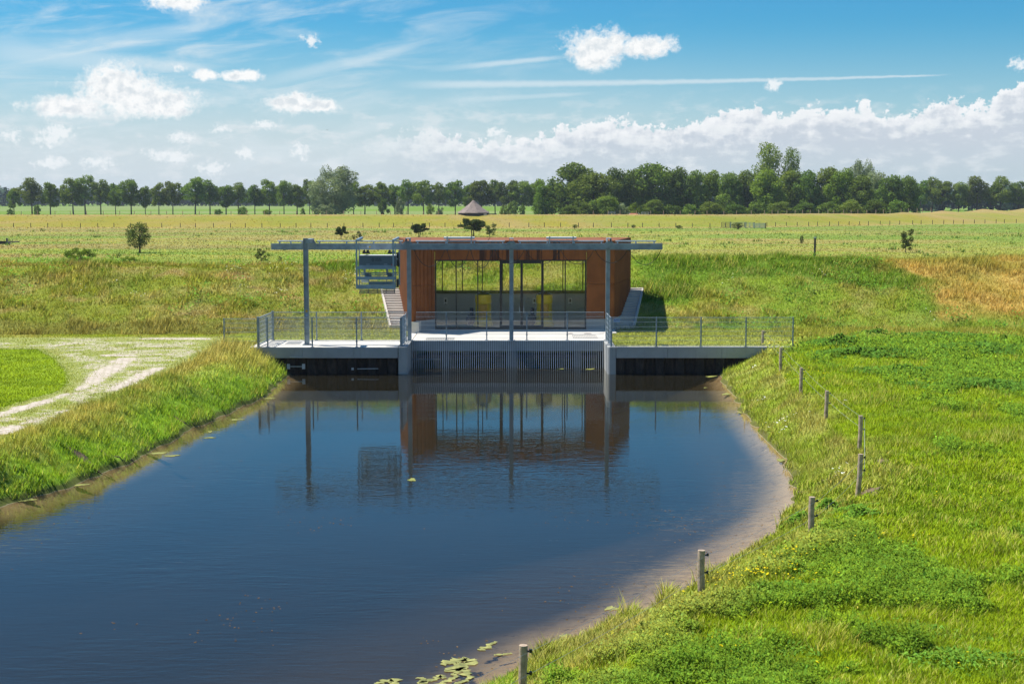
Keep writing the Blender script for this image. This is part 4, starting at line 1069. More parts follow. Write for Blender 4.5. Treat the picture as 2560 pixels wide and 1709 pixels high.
# left splay, left flank, right front, right flank; each in two heights of sheet
for (p, q, zb, rb) in ((FL, WL, 1.86, .34), (BL, FL, 1.86, .20), (WRr, FR, 1.86, 0), (FR, BR, 1.86, .24)):
    inw = 1
    wall(p, q, zb, ZM-.008, .10, inw, M['corten'], 'cladding', rb, .03)
    wall(p, q, ZM+.008, ZR-.06, .10, inw, M['corten'], 'cladding', rb, .03)
for (p, q) in ((FL, WL), (BL, FL), (WRr, FR), (FR, BR)):
    wall(p, q, .9, 1.855, .12, 1, M['concrete'], 'plinth')
MB().prism([(-5.31, 74.26), (-4.88, 74.26), (-4.80, 74.9), (-5.0, 75.1), (-5.3, 75.0)], DZ-.2, 1.86).build('corner_block', M['deck'], t, .01)
# header over the glass in sheets
xs_h = [-4.14, -3.06, -1.98, -.90, .18, 1.26, 2.34, 3.30, 4.0]
xs_h = [-4.13, -3.0, -1.88, -.73, .42, 1.52, 2.76, 3.99]
for i in range(len(xs_h)-1):
    MB().box(xs_h[i]+.006, xs_h[i+1]-.006, 76.13, 76.25, ZH, ZR-.06).build('header_panel', M['corten_stained'] if 2 <= i <= 5 else M['corten'], t)
MB().box(-4.1, 3.95, 76.255, 76.35, ZH+.01, ZR-.07).build('header_backing', M['black'], t)
roofp = [tuple(q) for q in (FL, WL, WRr, FR, BR, BL)]
b = MB(); b.prism(roofp, ZR-.055, ZR); b.build('roof', M['corten'], t)
b = MB()
for i in range(1, 6):
    xx = -5.6+i*2.15; b.box(xx, xx+.02, 76.3, 82.4, ZR+.001, ZR+.03)
b.build('roof_seam', M['corten'], t)
MB().prism([(-5.1, 74.9), (-4.2, 76.3), (5.3, 76.3), (6.6, 82.3), (-6.3, 82.3)], 5.60, 5.62).build('ceiling', M['white'], t)
MB().prism([(-5.2, 76.26), (5.4, 76.26), (6.75, 82.4), (-6.4, 82.4)], DZ-.2, DZ-.004).build('floor', M['floor'], t)
MB().box(-6.5, 6.8, 82.10, 82.40, DZ, ZB).build('back_wall', M['inner'], t)
b = MB(); b.prism([(-4.3, 76.4), (-4.2, 76.4), (-6.0, 82.1), (-6.2, 82.1)], DZ, 5.6); b.build('side_wall', M['inner'], t)
b = MB(); b.prism([(4.1, 76.4), (4.2, 76.4), (6.5, 82.1), (6.3, 82.1)], DZ, 5.6); b.build('side_wall', M['inner'], t)
MB().box(-6.5, 6.8, 82.2, 82.45, 5.3, ZR-.06).build('back_header', M['corten'], t)
# front glazing
gx = lambda px: (px-1280)/F*(76.2*cp+5.0*sp)
g = MB().box(-4.135, 3.99, 76.16, 76.26, ZH-.07, ZH-.002); g.box(-4.135, 3.99, 76.16, 76.26, DZ+.001, DZ+.13); g.box(-4.135, -4.06, 76.16, 76.26, DZ+.13, ZH-.07); g.box(3.91, 3.99, 76.16, 76.26, DZ+.13, ZH-.07)
gl = g.build('glass_front', M['black'], t)
fr_px = [1087, 1140.5, 1194.6, 1252, 1304, 1356, 1413, 1466]
fxs = [gx(p) for p in fr_px]; fxs[0] = -4.10; fxs[-1] = 3.95
for i, p in enumerate(fr_px[1:-1], 1):
    wd = .065 if i in (3, 4, 5) else .028
    MB().box(gx(p)-wd, gx(p)+wd, 76.165, 76.255, DZ+.131, ZH-.071).build('mullion', M['black'], gl)
for i in range(7):
    a, b_ = fxs[i], fxs[i+1]
    if i in (3, 4):
        d = MB().box(a+.07, b_-.07, 76.17, 76.25, ZH-.20, ZH-.072); d.box(a+.07, b_-.07, 76.17, 76.25, DZ+.132, DZ+.24)
        dr = d.build('door', M['black'], t)
        MB().box(a+.07, b_-.07, 76.20, 76.21, DZ+.24, ZH-.20).build('pane', M['glass'], dr)
        hx = b_-.11 if i == 3 else a+.11
        MB().bar((hx, 76.11, DZ+.9), (hx, 76.11, DZ+1.25), .025).build('handle', M['galv'], dr)
    else:
        MB().box(a+.03, b_-.03, 76.20, 76.21, DZ+.13, ZH-.07).build('pane', M['glass'], gl)
# rear windows above the retaining wall
bx = lambda px: (px-1280)/F*(82.3*cp+4.5*sp)
g = MB().box(-6.30, 6.60, 82.04, 82.095, ZB-.09, ZB+.04); g.box(-6.35, 6.65, 82.2, 82.3, ZB+.001, ZB+.07); g.box(-6.35, 6.65, 82.2, 82.3, 5.22, 5.299)
bk = g.build('rear_window', M['black'], t)
bpx = [1006, 1056, 1106, 1156, 1206, 1256, 1306, 1357, 1407, 1457, 1507, 1557]
for p in bpx: MB().box(bx(p)-.026, bx(p)+.026, 82.205, 82.295, ZB+.071, 5.219).build('mullion', M['black'], bk)
for a, b_ in zip(bpx[:-1], bpx[1:]): MB().box(bx(a)+.03, bx(b_)-.03, 82.245, 82.255, ZB+.07, 5.22).build('pane', M['glass'], bk)

# pumps inside
for px, lb in ((1208, 'tall yellow pump cylinder behind the glass, left of the doors'), (1361, 'tall yellow pump cylinder behind the glass, right of the doors')):
    x = (px-1280)/F*(78.3*cp+6*sp); y = 78.5
    q = empty('pump_housing', (x, y, DZ), lb, 'pump', 'yellow pumps in the station')
    MB().lathe(x, y, [(.56, DZ), (.56, DZ+.10), (.50, DZ+.12), (.47, DZ+.35), (.44, DZ+.40), (.44, DZ+1.28)], 28).build('body', M['yellow'], q, smooth=True)
    MB().lathe(x, y, [(.455, DZ+1.281), (.455, DZ+1.70), (.40, DZ+1.74)], 28).build('collar', M['yellow'], q)
    MB().lathe(x, y, [(.33, DZ+1.741), (.36, DZ+1.80), (.20, DZ+1.84), (.18, DZ+1.95)], 20).build('motor_cap', M['black'], q)
    b = MB(); r = .452
    for z0, z1 in ((DZ+.45, DZ+1.22),):
        n = 8; vs = []
        for i in range(n+1):
            a = -math.pi/2-.55+1.1*i/n; vs += [(x+r*math.cos(a), y+r*math.sin(a), z0), (x+r*math.cos(a), y+r*math.sin(a), z1), (x+(r-.02)*math.cos(a), y+(r-.02)*math.sin(a), z0), (x+(r-.02)*math.cos(a), y+(r-.02)*math.sin(a), z1)]
        b.add(vs, [f for i in range(n) for f in ((i*4, i*4+4, i*4+5, i*4+1), (i*4+1, i*4+5, i*4+7, i*4+3))])
    b.build('access_panel', M['amber'], q)
for px, lb in ((1178, 'dark blue valve unit on the station floor beside the left yellow pump'), (1331, 'dark blue valve unit on the station floor beside the right yellow pump')):
    x = (px-1280)/F*78.6; b = MB(); b.box(x-.22, x+.18, 78.9, 79.3, DZ, DZ+.55); b.cyl((x, 79.1, DZ+.55), (x, 79.1, DZ+.95), .11, n=14); b.cyl((x-.3, 79.1, DZ+.3), (x+.3, 79.1, DZ+.3), .15, n=14)
    o = b.build('valve_unit', M['blue'], None, .01); setp(o, lb, 'valve unit')
for px, lb in ((1114, 'small white-rimmed control box on the back wall, leftmost of three'), (1336, 'small white-rimmed control box beside the right yellow pump'), (1425.5, 'small white-rimmed control box on the back wall, rightmost of three')):
    x = (px-1280)/F*82.2; z = 2.42
    q = empty('control_box', (x, 82.05, z), lb, 'control box', 'control boxes on the back wall')
    b = MB(); b.box(x-.105, x+.105, 82.04, 82.098, z-.18, z+.15); b.build('case', M['bright'], q)
    MB().box(x-.05, x+.05, 82.03, 82.039, z-.09, z+.09).build('panel', M['black'], q)
    MB().box(x-.03, x+.03, 82.05, 82.09, z-.23, z-.151).build('plug', M['black'], q)

# ------------------------------------------------------------------ stairs
def stairs(sgn, label):
    t = empty('staircase', (sgn*6.2, 77.2, DZ), label, 'staircase', 'stairs beside the station')
    n = 15; y0, y1 = 77.15, 82.5; z0, z1 = DZ+.02, 3.02
    for i in range(n):
        f0 = i/n; f1 = (i+1)/n
        ya, yb = y0+(y1-y0)*f0, y0+(y1-y0)*f1+.04; za = z0+(z1-z0)*(i+1)/n
        s0 = .18*(ya-y0); s1 = .18*(yb-y0)
        xi0, xi1 = 5.55+s0, 5.55+s1; xo0, xo1 = 6.56+s0, 6.56+s1
        poly = [(sgn*xi0, ya), (sgn*xo0, ya), (sgn*xo1, yb), (sgn*xi1, yb)]
        MB().prism(poly, za-.22, za-i*.00001).build('step', M['stairs'], t)
    poly = []
    b = MB(); yA, yB = y0-.05, y1+.05
    xa, xb = 6.57, 6.57+.18*(yB-yA)
    vs = [(sgn*xa, yA, .9), (sgn*(xa+.10), yA, .9), (sgn*(xb+.10), yB, .9), (sgn*xb, yB, .9), (sgn*xa, yA, z0+.14), (sgn*(xa+.10), yA, z0+.14), (sgn*(xb+.10), yB, z1+.08), (sgn*xb, yB, z1+.08)]
    fs = [(3, 2, 1, 0), (4, 5, 6, 7), (0, 1, 5, 4), (1, 2, 6, 5), (2, 3, 7, 6), (3, 0, 4, 7)]
    if sgn < 0: fs = [f[::-1] for f in fs]
    b.add(vs, fs); b.build('cheek_wall', M['stairs'], t)
    MB().prism([(sgn*(5.62+.18*5.4), y1+.05), (sgn*(6.68+.18*5.4), y1+.05), (sgn*(6.68+.18*5.4), y1+.75), (sgn*(5.62+.18*5.4), y1+.75)], z1-.2, z1+.09).build('landing', M['stairs'], t)
stairs(-1, 'sunlit concrete staircase up the slope left of the rusty building')
stairs(1, 'shaded concrete staircase up the slope right of the rusty building')

# ------------------------------------------------------------------ wooden fence posts on the right bank
names_p = ['wooden fence post standing before the right end of the long mesh fence', 'wooden fence post just below the end of the capping beam',
  'dark wooden fence post behind the yellow flowers, third from the back', 'pale wooden fence post halfway down the right bank, fourth from the back',
  'wooden fence post above the bare earth patch on the right bank', 'leaning wooden fence post below the bare earth patch',
  'wooden fence post in tall grass near the sandy shallows', 'wooden fence post left of the clump of yellow flowers', 'thick wooden fence post at the bottom edge of the photo beside the algae']
tops = []
for i, ((x, y), lb) in enumerate(zip(postline[:9], names_p)):
    z = float(height(np.array([x]), np.array([y]))[0]); zt = 1.86+(.0 if i > 2 else .1)
    q = empty('fence_post', (x, y, z), lb, 'fence post', 'round wooden posts of the pasture fence')
    r = .066 if i < 8 else .062
    lean = ((.01, 0), (0, 0), (.0, 0), (.01, 0), (.01, 0), (.045, 0), (.02, 0), (-.01, 0), (0, 0))[i][0]
    b = MB(); segs_ = 7; prev = None
    for k in range(segs_):
        z0_ = z-.3+(zt-z+.3)*k/segs_; z1_ = z-.3+(zt-z+.3)*(k+1)/segs_
        jx = lambda zz: x+lean*(zz-z)+.006*math.sin(zz*7+i)
        b.cyl((jx(z0_), y, z0_), (jx(z1_), y, z1_), r*(1+.04*math.sin(k*2+i)), r*(1+.04*math.sin(k*2+2+i)), 12)
    b.build('wood', M['wood'], q, smooth=False)
    for zz in (zt-.09, zt-.42):
        m_ = MB(); m_.cyl((x+lean*.8+r*.8, y, zz), (x+lean*.8+r+.05, y, zz), .013, n=8); m_.cyl((x+lean*.8+r+.05, y, zz-.02), (x+lean*.8+r+.05, y, zz+.03), .022, n=8)
        m_.build('insulator', M['black'], q)
    tops.append((x+lean*.8+r+.05, y, zt))
tops.append((-3.6, 14.5, 1.86))
for dz_, lb in ((-.09, 'upper thin wire strung along the wooden posts of the right bank'), (-.42, 'lower thin wire strung along the wooden posts of the right bank')):
    b = MB()
    for p, q in zip(tops[:-1], tops[1:]):
        pr = None
        for k in range(7):
            u = k/6; pt = (p[0]+(q[0]-p[0])*u, p[1]+(q[1]-p[1])*u, p[2]+(q[2]-p[2])*u+dz_-.04*4*u*(1-u))
            if pr: b.cyl(pr, pt, .0028, n=4)
            pr = pt
    o = b.build('fence_wire', M['wire']); setp(o, lb, 'wire')

# bare earth patches
def earth(px, py, rx, ry, label, z=1.05, col=(.30, .22, .13)):
    x, y = on_z(px, py, z); n = 26; vs = [(x, y, float(height(np.array([x]), np.array([y]))[0])+.035)]
    for i in range(n):
        a = 2*math.pi*i/n; k = 1+.35*math.sin(3*a+px)+.2*math.sin(7*a+py); xx = x+rx*k*math.cos(a); yy_ = y+ry*k*math.sin(a)
        vs.append((xx, yy_, float(height(np.array([xx]), np.array([yy_]))[0])+.012))
    b = MB(); b.add(vs, [(0, i+1, (i+1) % n+1) for i in range(n)])
    o = b.build('bare_earth', pbr('bare_soil', col, .95, 0, .3, 6, .5, 12)); setp(o, kind='structure'); return o
for cx, cy, rx, ry, cl in BARE:
    n = 26; hz0 = lambda xx, yy_: float(height(np.array([xx]), np.array([yy_]))[0])
    vs = [(cx, cy, hz0(cx, cy)+.03)]
    for ring in (.5, 1.0):
        for i in range(n):
            a = 2*math.pi*i/n; k = ring*(1+.28*math.sin(3*a+cx*9)+.18*math.sin(7*a+cy*5)); xx = cx+rx*k*math.cos(a); yy_ = cy+ry*k*math.sin(a); vs.append((xx, yy_, hz0(xx, yy_)+(.022 if ring < 1 else .006)))
    b = MB(); b.add(vs, [(0, i+1, (i+1) % n+1) for i in range(n)]+[(i+1, n+i+1, n+(i+1) % n+1, (i+1) % n+1) for i in range(n)])
    colr = ((.045, .030, .018), (.17, .12, .065), (.50, .36, .24))[cl]
    if 'soil%d' % cl not in M: M['soil%d' % cl] = pbr('bare_soil', colr, .95, 0, .35, 7, .6, 14)
    o = b.build('bare_earth', M['soil%d' % cl]); setp(o, kind='structure')

# ------------------------------------------------------------------ algae and floating leaves
def blob(cx, cy, rx, ry, rot, seed, n=34):
    out = []
    for i in range(n):
        a = 2*math.pi*i/n; k = 1+.22*math.sin(3*a+seed)+.16*math.sin(5*a+seed*2.3)+.09*math.sin(11*a+seed*4.1)
        x, y = rx*k*math.cos(a), ry*k*math.sin(a); out.append((cx+x*math.cos(rot)-y*math.sin(rot), cy+x*math.sin(rot)+y*math.cos(rot)))
    return out
M['algae'] = pbr('algae_mat', (.17, .19, .055), .9, 0, .35, 5, .5, 25, 0, (.34, .33, .10))
M['algae2'] = pbr('sunken_algae', (.06, .10, .05), .9, 0, .3, 6, .5, 25)
M['lily'] = pbr('floating_leaf', (.26, .27, .05), .7, 0, .2, 5)
def ribbon(pts_px, ws, seed):
    P_ = [on_z(x, y, 0.0) for x, y in pts_px]; b = MB(); L = []; Rr = []
    fine = []
    for i in range(len(P_)-1):
        for k in range(8):
            u = k/8; fine.append((P_[i][0]*(1-u)+P_[i+1][0]*u, P_[i][1]*(1-u)+P_[i+1][1]*u, ws[i]*(1-u)+ws[i+1]*u))
    fine.append((*P_[-1], ws[-1]))
    for i, (x, y, w_) in enumerate(fine):
        a = fine[max(0, i-1)]; c_ = fine[min(len(fine)-1, i+1)]; dx, dy = c_[0]-a[0], c_[1]-a[1]; l = math.hypot(dx, dy)+1e-9; nx, ny = -dy/l, dx/l
        k1 = 1+.45*math.sin(i*1.3+seed)+.3*math.sin(i*2.9+seed*3); k2 = 1+.45*math.sin(i*1.1+seed*2)+.3*math.sin(i*3.3+seed)
        jx = .03*math.sin(i*.9+seed)
        L.append((x+nx*w_*k1+jx, y+ny*w_*k1, .006)); Rr.append((x-nx*w_*k2+jx, y-ny*w_*k2, .006))
    n = len(L); vs = L+Rr; up_ = [(x, y, .012) for x, y, z in vs]
    b.add(up_, [(n+i, n+i+1, i+1, i) for i in range(n-1)]); return b
AL = [('large ragged algae mat on the water left of the nearest wooden post', [(1103, 1662), (1130, 1652), (1165, 1648), (1180, 1655), (1130, 1672), (1150, 1682)], [.05, .13, .10, .12, .14, .06], 1),
      ('curved tail of algae running down from the large mat', [(1150, 1668), (1165, 1682), (1175, 1697), (1150, 1706), (1120, 1716)], [.07, .09, .04, .05, .05], 2),
      ('narrow algae strip between the large mat and the bottom edge', [(1142, 1683), (1132, 1696), (1110, 1705), (1095, 1712)], [.05, .05, .05, .05], 3),
      ('algae clump at the bottom edge, second from the left', [(1045, 1694), (1060, 1698), (1050, 1708), (1085, 1698), (1100, 1690), (1110, 1695)], [.03, .06, .06, .05, .07, .05], 4),
      ('leftmost algae clump at the bottom edge of the water', [(940, 1709), (965, 1702), (985, 1699), (990, 1712)], [.03, .08, .08, .05], 5),
      ('thin slanting algae streak above the large mat', [(1198, 1625), (1215, 1618), (1238, 1604)], [.05, .07, .03], 6),
      ('thin level algae streak left of the nearest wooden post', [(1232, 1637), (1255, 1636), (1278, 1633)], [.02, .04, .03], 7),
      ('lone oval algae patch on the water near the sandy right shore', [(1512, 1519), (1530, 1521), (1547, 1523)], [.07, .15, .05], 8),
      ('faint algae patch in the shallows near the right bank', [(1400, 1592), (1415, 1588), (1428, 1585)], [.04, .08, .04], 9)]
for lb, pp, ws, sd in AL:
    o = ribbon(pp, ws, sd).build('algae_mat', M['algae']); setp(o, lb, 'algae', 'algae mats floating on the pond')
nf_ = 5200; fy_ = 1/rng.uniform(1/60., 1/23.5, nf_); fx_ = rng.uniform(-.36, .30, nf_)*fy_
dk = fbm(fx_*.35, fy_*.25, 411)+.22*sst(14, 2, psdf(fx_, fy_)*-1)*0+.22*sst(-8, 2, fx_)*sst(48, 34, fy_)
kp = (psdf(fx_, fy_) < -.4) & (dk > .60+.1*rng.uniform(0, 1, nf_)); fx_, fy_ = fx_[kp], fy_[kp]; n_ = len(fx_)
stuff_mesh('floating_debris', [leaves(fx_, fy_, np.full(n_, .006), rng.uniform(.012, .040, n_), 0.0, np.array([[.16, .105, .06]])*rng.uniform(.5, 1.6, (n_, 1)))], M['grass'], 'small brown flecks of plant debris drifting on the pond', 'debris')
LL = [(672, 996, .26, 'on the water at the left bank, before the platform reflection', 0), (592, 1049, .26, 'beside the left bank, two blocks nearer than the platform', 0),
      (524, 1094, .2, 'beside the left bank below the gate reflection', 0), (393, 1133, .32, 'largest one close to the left bank', 0), (430, 1139, .24, 'right of the largest leaf patch at the left bank', 0),
      (203, 1212, .22, 'at the left bank beside the burrow', 0), (66, 1250, .26, 'at the left bank near the left edge', 0), (1400, 922, .22, 'left one behind the rack bars', 0), (1474, 923, .28, 'right one behind the rack bars', 0),
      (1778, 941, .34, 'under the capping beam by the right bank', 0), (1763, 969, .12, 'small one in the brown water under the capping beam', 0), (1815, 985, .3, 'at the right bank just before the beam', 0),
      (1852, 1031, .22, 'at the right bank, second before the beam', 0), (1910, 1078, .22, 'at the right bank halfway down', 0), (1952, 1150, .24, 'at the widest bend of the right bank', 0), (1988, 1178, .16, 'low on the right bank bend', 0),
      (1030, 1199, .22, 'alone in the middle of the pond', 0), (525, 1079, .16, 'thin one by the left bank below the gate', 0)]
for i, (px, py, r, lb, _) in enumerate(LL):
    x, y = on_z(px, py, 0)
    if i in (7, 8): x, y = (px-1280)/F*70.2, 69.0
    o = MB().prism(blob(x, y, r, r*.5, .1*i, i*1.7, 20), .003, .010).build('floating_leaf', M['lily']); setp(o, 'yellow-green floating leaf patch '+lb, 'water plant', 'floating leaf patches on the pond')

# ------------------------------------------------------------------ trees
def crown_mesh(name, lobes, n, size, seed, gap=.40, shell=.55, droop=0.0):
    r_ = np.random.default_rng(seed)
    L = np.array(lobes, float); vol = L[:, 3]*L[:, 4]*L[:, 5]; pick = r_.choice(len(L), n*3, p=vol**.75/np.sum(vol**.75))
    d = r_.normal(0, 1, (n*3, 3)); d /= np.linalg.norm(d, axis=1, keepdims=True)
    rad = shell+(1-shell)*r_.uniform(0, 1, n*3)**.7; rad *= r_.uniform(.82, 1.08, n*3)
    p = L[pick, :3]+d*L[pick, 3:6]*rad[:, None]
    g1 = fbm(p[:, 0]*.55+seed, p[:, 2]*.55+p[:, 1]*.4, seed, 3)
    ok = g1 > gap*r_.uniform(.75, 1.1, n*3); p = p[ok][:n]; d = d[ok][:n]; g1 = g1[ok][:n]; m_ = len(p)
    p += r_.normal(0, size*.5, p.shape)
    a1 = r_.normal(0, 1, (m_, 3)); a1 = a1+d*.0; a1 /= np.linalg.norm(a1, axis=1, keepdims=True)
    a2 = np.cross(a1, d+r_.normal(0, .45, (m_, 3))); a2 /= np.linalg.norm(a2, axis=1, keepdims=True)+1e-9
    a3 = a1
    s_ = size*r_.uniform(.6, 1.35, m_)[:, None]
    V = np.stack([p-a3*s_, p-a2*s_*.6, p+a3*s_, p+a2*s_*.6], 1).reshape(-1, 3).astype(np.float32)
    fac = np.clip(.5+(g1-.5)*1.8+r_.normal(0, .22, m_), 0, 1)
    me = bpy.data.meshes.new(name)
    me.vertices.add(len(V)); me.vertices.foreach_set('co', V.ravel()); me.loops.add(4*m_); me.loops.foreach_set('vertex_index', np.arange(4*m_, dtype=np.int32))
    me.polygons.add(m_); me.polygons.foreach_set('loop_start', np.arange(0, 4*m_, 4, dtype=np.int32)); me.update(calc_edges=True)
    ca = me.color_attributes.new('Col', 'FLOAT_COLOR', 'POINT'); c4 = np.repeat(fac, 4); ca.data.foreach_set('color', np.stack([c4, c4, c4, c4*0+1], 1).astype(np.float32).ravel())
    return me
def trunk_mb(h, r, lobes, seed, fork=.35, stems=1):
    rr = random.Random(seed); b = MB()
    for s_ in range(stems):
        ox = (s_-(stems-1)/2)*r*2.6; top = h*fork
        p0 = Vector((ox, 0, -.3)); p1 = Vector((ox*1.3+rr.uniform(-.1, .1), rr.uniform(-.1, .1), top)); b.cyl(p0, p1, r, r*.72, 8)
        p2 = Vector((p1.x+rr.uniform(-.3, .3), p1.y, h*.82)); b.cyl(p1, p2, r*.7, r*.2, 7)
        for l in lobes:
            c_ = Vector(l[:3]); st_ = p1.lerp(p2, max(0, min(.8, (c_.z-top)/(h*.6+.01)*.5)))
            if (c_-st_).length > .2: b.cyl(st_, st_.lerp(c_, .9), r*.38, r*.08, 5)
    return b
def lobes_round(h, w_, base, k, seed, pw=1.0):
    """many overlapping lobes filling an uneven egg of height h, width w"""
    rr = random.Random(seed); out = []
    for i in range(k):
        u = (i+.5)/k; z = base+(h-base)*(.12+.80*u); wr = w_/2*math.sin(math.pi*(.16+.76*u))**pw
        a = i*2.4+rr.uniform(-.5, .5); rd = wr*rr.uniform(.30, .95)
        s_ = (h-base)*rr.uniform(.10, .21)
        out.append((rd*math.cos(a), rd*math.sin(a), z, max(s_, wr*.42), max(s_, wr*.42), s_*rr.uniform(.75, 1.0)))
    return out
PROTO = {}
def proto(key, h, w_, base, k, n, size, seed, mat, tr_r=.28, gap=.40, fork=.35, pw=.8, stems=1):
    lb = lobes_round(h, w_, base, k, seed, pw)
    me = crown_mesh('crown', lb, n, size, seed, gap); me.materials.append(mat)
    tb = trunk_mb(h, tr_r, lb, seed, fork, stems)
    tm = bpy.data.meshes.new('trunk'); tm.from_pydata(tb.v, [], tb.f); tm.update(); tm.materials.append(M['bark'])
    cc = np.empty(len(me.vertices)*3, np.float32); me.vertices.foreach_get('co', cc); cc = cc.reshape(-1, 3)
    PROTO[key] = (me, tm, float(np.percentile(cc[:, 2], 99.7)), float(2*np.percentile(np.hypot(cc[:, 0], cc[:, 1]), 95)))
for i in range(4): proto('av%d' % i, 16, 8.6+i*.5, 4.2+.9*(i % 2), 14, 4600, .31, 100+i, M['leaf'], gap=.38, fork=.30, pw=.55)
for i in range(2): proto('avl%d' % i, 15, 8.5, 4.0, 13, 4200, .31, 120+i, M['leaf_light'], gap=.38, fork=.28, pw=.55)
proto('open0', 17, 9, 5.4, 14, 3400, .30, 131, M['leaf'], gap=.46, fork=.5)
proto('open1', 16, 10.5, 5.0, 15, 3800, .30, 133, M['leaf'], gap=.46, fork=.45)
for i in range(4): proto('wd%d' % i, 18, 11+i, .6, 22, 9000, .36, 140+i, M['leaf'], gap=.35, fork=.3, pw=.6)
for i in range(2): proto('wdl%d' % i, 17, 11, .6, 21, 8500, .36, 150+i, M['leaf_light'], gap=.35, fork=.3, pw=.6)
proto('poplar', 23, 9.5, 2, 20, 6500, .33, 160, M['leaf_silver'], gap=.42, fork=.4, pw=.55)
proto('poplar_dark', 23, 9.5, 2, 20, 6500, .33, 161, M['leaf'], gap=.42, fork=.4, pw=.55)
proto('willow', 21, 17, .3, 30, 16000, .32, 162, M['leaf_silver'], gap=.33, fork=.2, pw=.5)
for i in range(3): proto('bu%d' % i, 4, 5, .05, 12, 2000, .17, 170+i, [M['leaf'], M['leaf_light'], M['leaf_silver']][i], gap=.3, fork=.2, pw=.4, tr_r=.08)
proto('shrub_dark', 3.7, 3.3, .1, 14, 3800, .075, 180, M['leaf_bush'], tr_r=.07, gap=.42, fork=.2, pw=.35, stems=3)
proto('shrub_silver', 2.3, 3.4, .0, 13, 3600, .085, 181, M['leaf_light'], tr_r=.05, gap=.34, fork=.2, pw=.45, stems=2)
proto('umbrella', 3.0, 4.0, .95, 13, 6500, .11, 182, M['leaf_bush'], tr_r=.10, gap=.28, fork=.34, pw=.35, stems=2)
proto('small_tree', 3.0, 2.0, .1, 9, 1800, .085, 183, M['leaf_bush'], tr_r=.07, gap=.45, fork=.2, pw=.35)
def gz(x, y): return float(height(np.array([float(x)]), np.array([float(y)]))[0])
def plant(key, px, D, top, base_y, wpx, label, name='broadleaf_tree', cat='tree', group=None, zbase=None, rz=None):
    cm_, tm_, ph, pw_ = PROTO[key]
    x = (px-1280)/F*(D*cp+5*sp); z = gz(x, D) if zbase is None else zbase
    ztop = on_y(px, top, D)[1]; h = max(.3, ztop-z); wd = wpx/F*D*1.04
    r = empty(name, (x, D, z), label, cat, group); r.scale = (wd/pw_, wd/pw_, h/ph); r.rotation_euler = (0, 0, random.uniform(0, 6.28) if rz is None else rz)
    c_ = bpy.data.objects.new('crown', cm_); C.objects.link(c_); c_.parent = r
    t_ = bpy.data.objects.new('trunk', tm_); C.objects.link(t_); t_.parent = r
    return r
ordn = ['first', 'second', 'third', 'fourth', 'fifth', 'sixth', 'seventh', 'eighth', 'ninth', 'tenth', 'eleventh', 'twelfth', 'thirteenth', 'fourteenth', 'fifteenth', 'sixteenth', 'seventeenth', 'eighteenth', 'nineteenth', 'twentieth', 'twenty-first', 'twenty-second', 'twenty-third', 'twenty-fourth', 'twenty-fifth']
AV = [(35, 471, 37, 'avl0'), (80, 445, 56, 'open1'), (126, 457, 46, 'avl0'), (183, 446, 62, 'avl1'), (213, 438, 48, 'open0'), (252, 449, 40, 'open0'), (289, 460, 36, 'avl1'), (328, 449, 46, 'av0'),
      (363, 466, 32, 'avl0'), (397, 457, 40, 'avl1'), (432, 454, 44, 'av2'), (488, 444, 62, 'av1'), (525, 450, 48, 'open1'), (565, 464, 46, 'avl0'), (596, 456, 40, 'open0'), (637, 463, 46, 'av3'),
      (674, 449, 50, 'avl1'), (710, 452, 40, 'av0'), (743, 462, 40, 'avl0'), (774, 449, 34, 'av2')]
for i, (px, top, wd, key) in enumerate(AV):
    D = 625+random.uniform(-6, 6)
    plant(key, px, D, top, 536, wd*random.uniform(1.0, 1.25), 'green avenue tree with bare lower trunk, %s from the left edge in the far row' % ordn[i], group='avenue trees left of the silvery willow')
plant('willow', 838, 560, 418, 538, 118, 'broad silvery-green willow standing out at the end of the left tree row', 'willow_tree', zbase=1)
plant('bu2', 792, 545, 487, 538, 40, 'grey-green bush at the left foot of the silvery willow', 'shrub', 'bush', zbase=1.5)
plant('bu2', 815, 540, 508, 538, 46, 'pale low bush before the silvery willow', 'shrub', 'bush', zbase=1.5)
MV = [(884, 455, 40, 'avl0'), (912, 462, 46, 'avl1'), (957, 456, 48, 'av1'), (987, 462, 36, 'avl0'), (1020, 449, 40, 'open0'), (1059, 451, 54, 'av2'), (1097, 456, 38, 'open0'), (1138, 452, 50, 'avl0'), (1172, 460, 40, 'avl1'),
      (1204, 452, 52, 'av1'), (1238, 450, 54, 'av3'), (1272, 452, 50, 'av2'), (1310, 453, 56, 'av0'), (1345, 448, 50, 'avl1')]
for i, (px, top, wd, key) in enumerate(MV):
    plant(key, px, 610+random.uniform(-6, 6), top, 536, wd*random.uniform(1.02, 1.25), 'green tree of the middle far row, %s to the right of the silvery willow' % ordn[i], group='trees behind the thatched hut')
SB = [(959, 495, 27, 'bu0', 'dark round bush under the middle trees, left one of two'), (999, 493, 26, 'bu2', 'dark round bush under the middle trees, right one of two'), (1076, 509, 22, 'bu1', 'small light green bush left of the thatched hut'),
      (1262, 512, 26, 'bu1', 'yellowish bush right of the thatched hut'), (1283, 502, 32, 'bu0', 'middle dark bush right of the thatched hut'), (1305, 511, 20, 'bu1', 'small rounded bush, farthest right of the hut bushes'),
      (92, 512, 20, 'bu0', 'small dark bush beside a trunk at the left end of the tree row'), (25, 522, 18, 'bu0', 'low bush near the left edge before the green field'), (606, 517, 30, 'bu0', 'low dark bush amid the left tree row'), (545, 523, 24, 'bu0', 'dark low bush beneath the pair of broad trees'),
      (668, 524, 28, 'bu0', 'low bushes at the foot of the tall avenue tree near the willow'), (757, 520, 12, 'bu0', 'tiny bush on the field edge just left of the willow'), (1100, 518, 20, 'bu2', 'pale bush between hut and middle trees')]
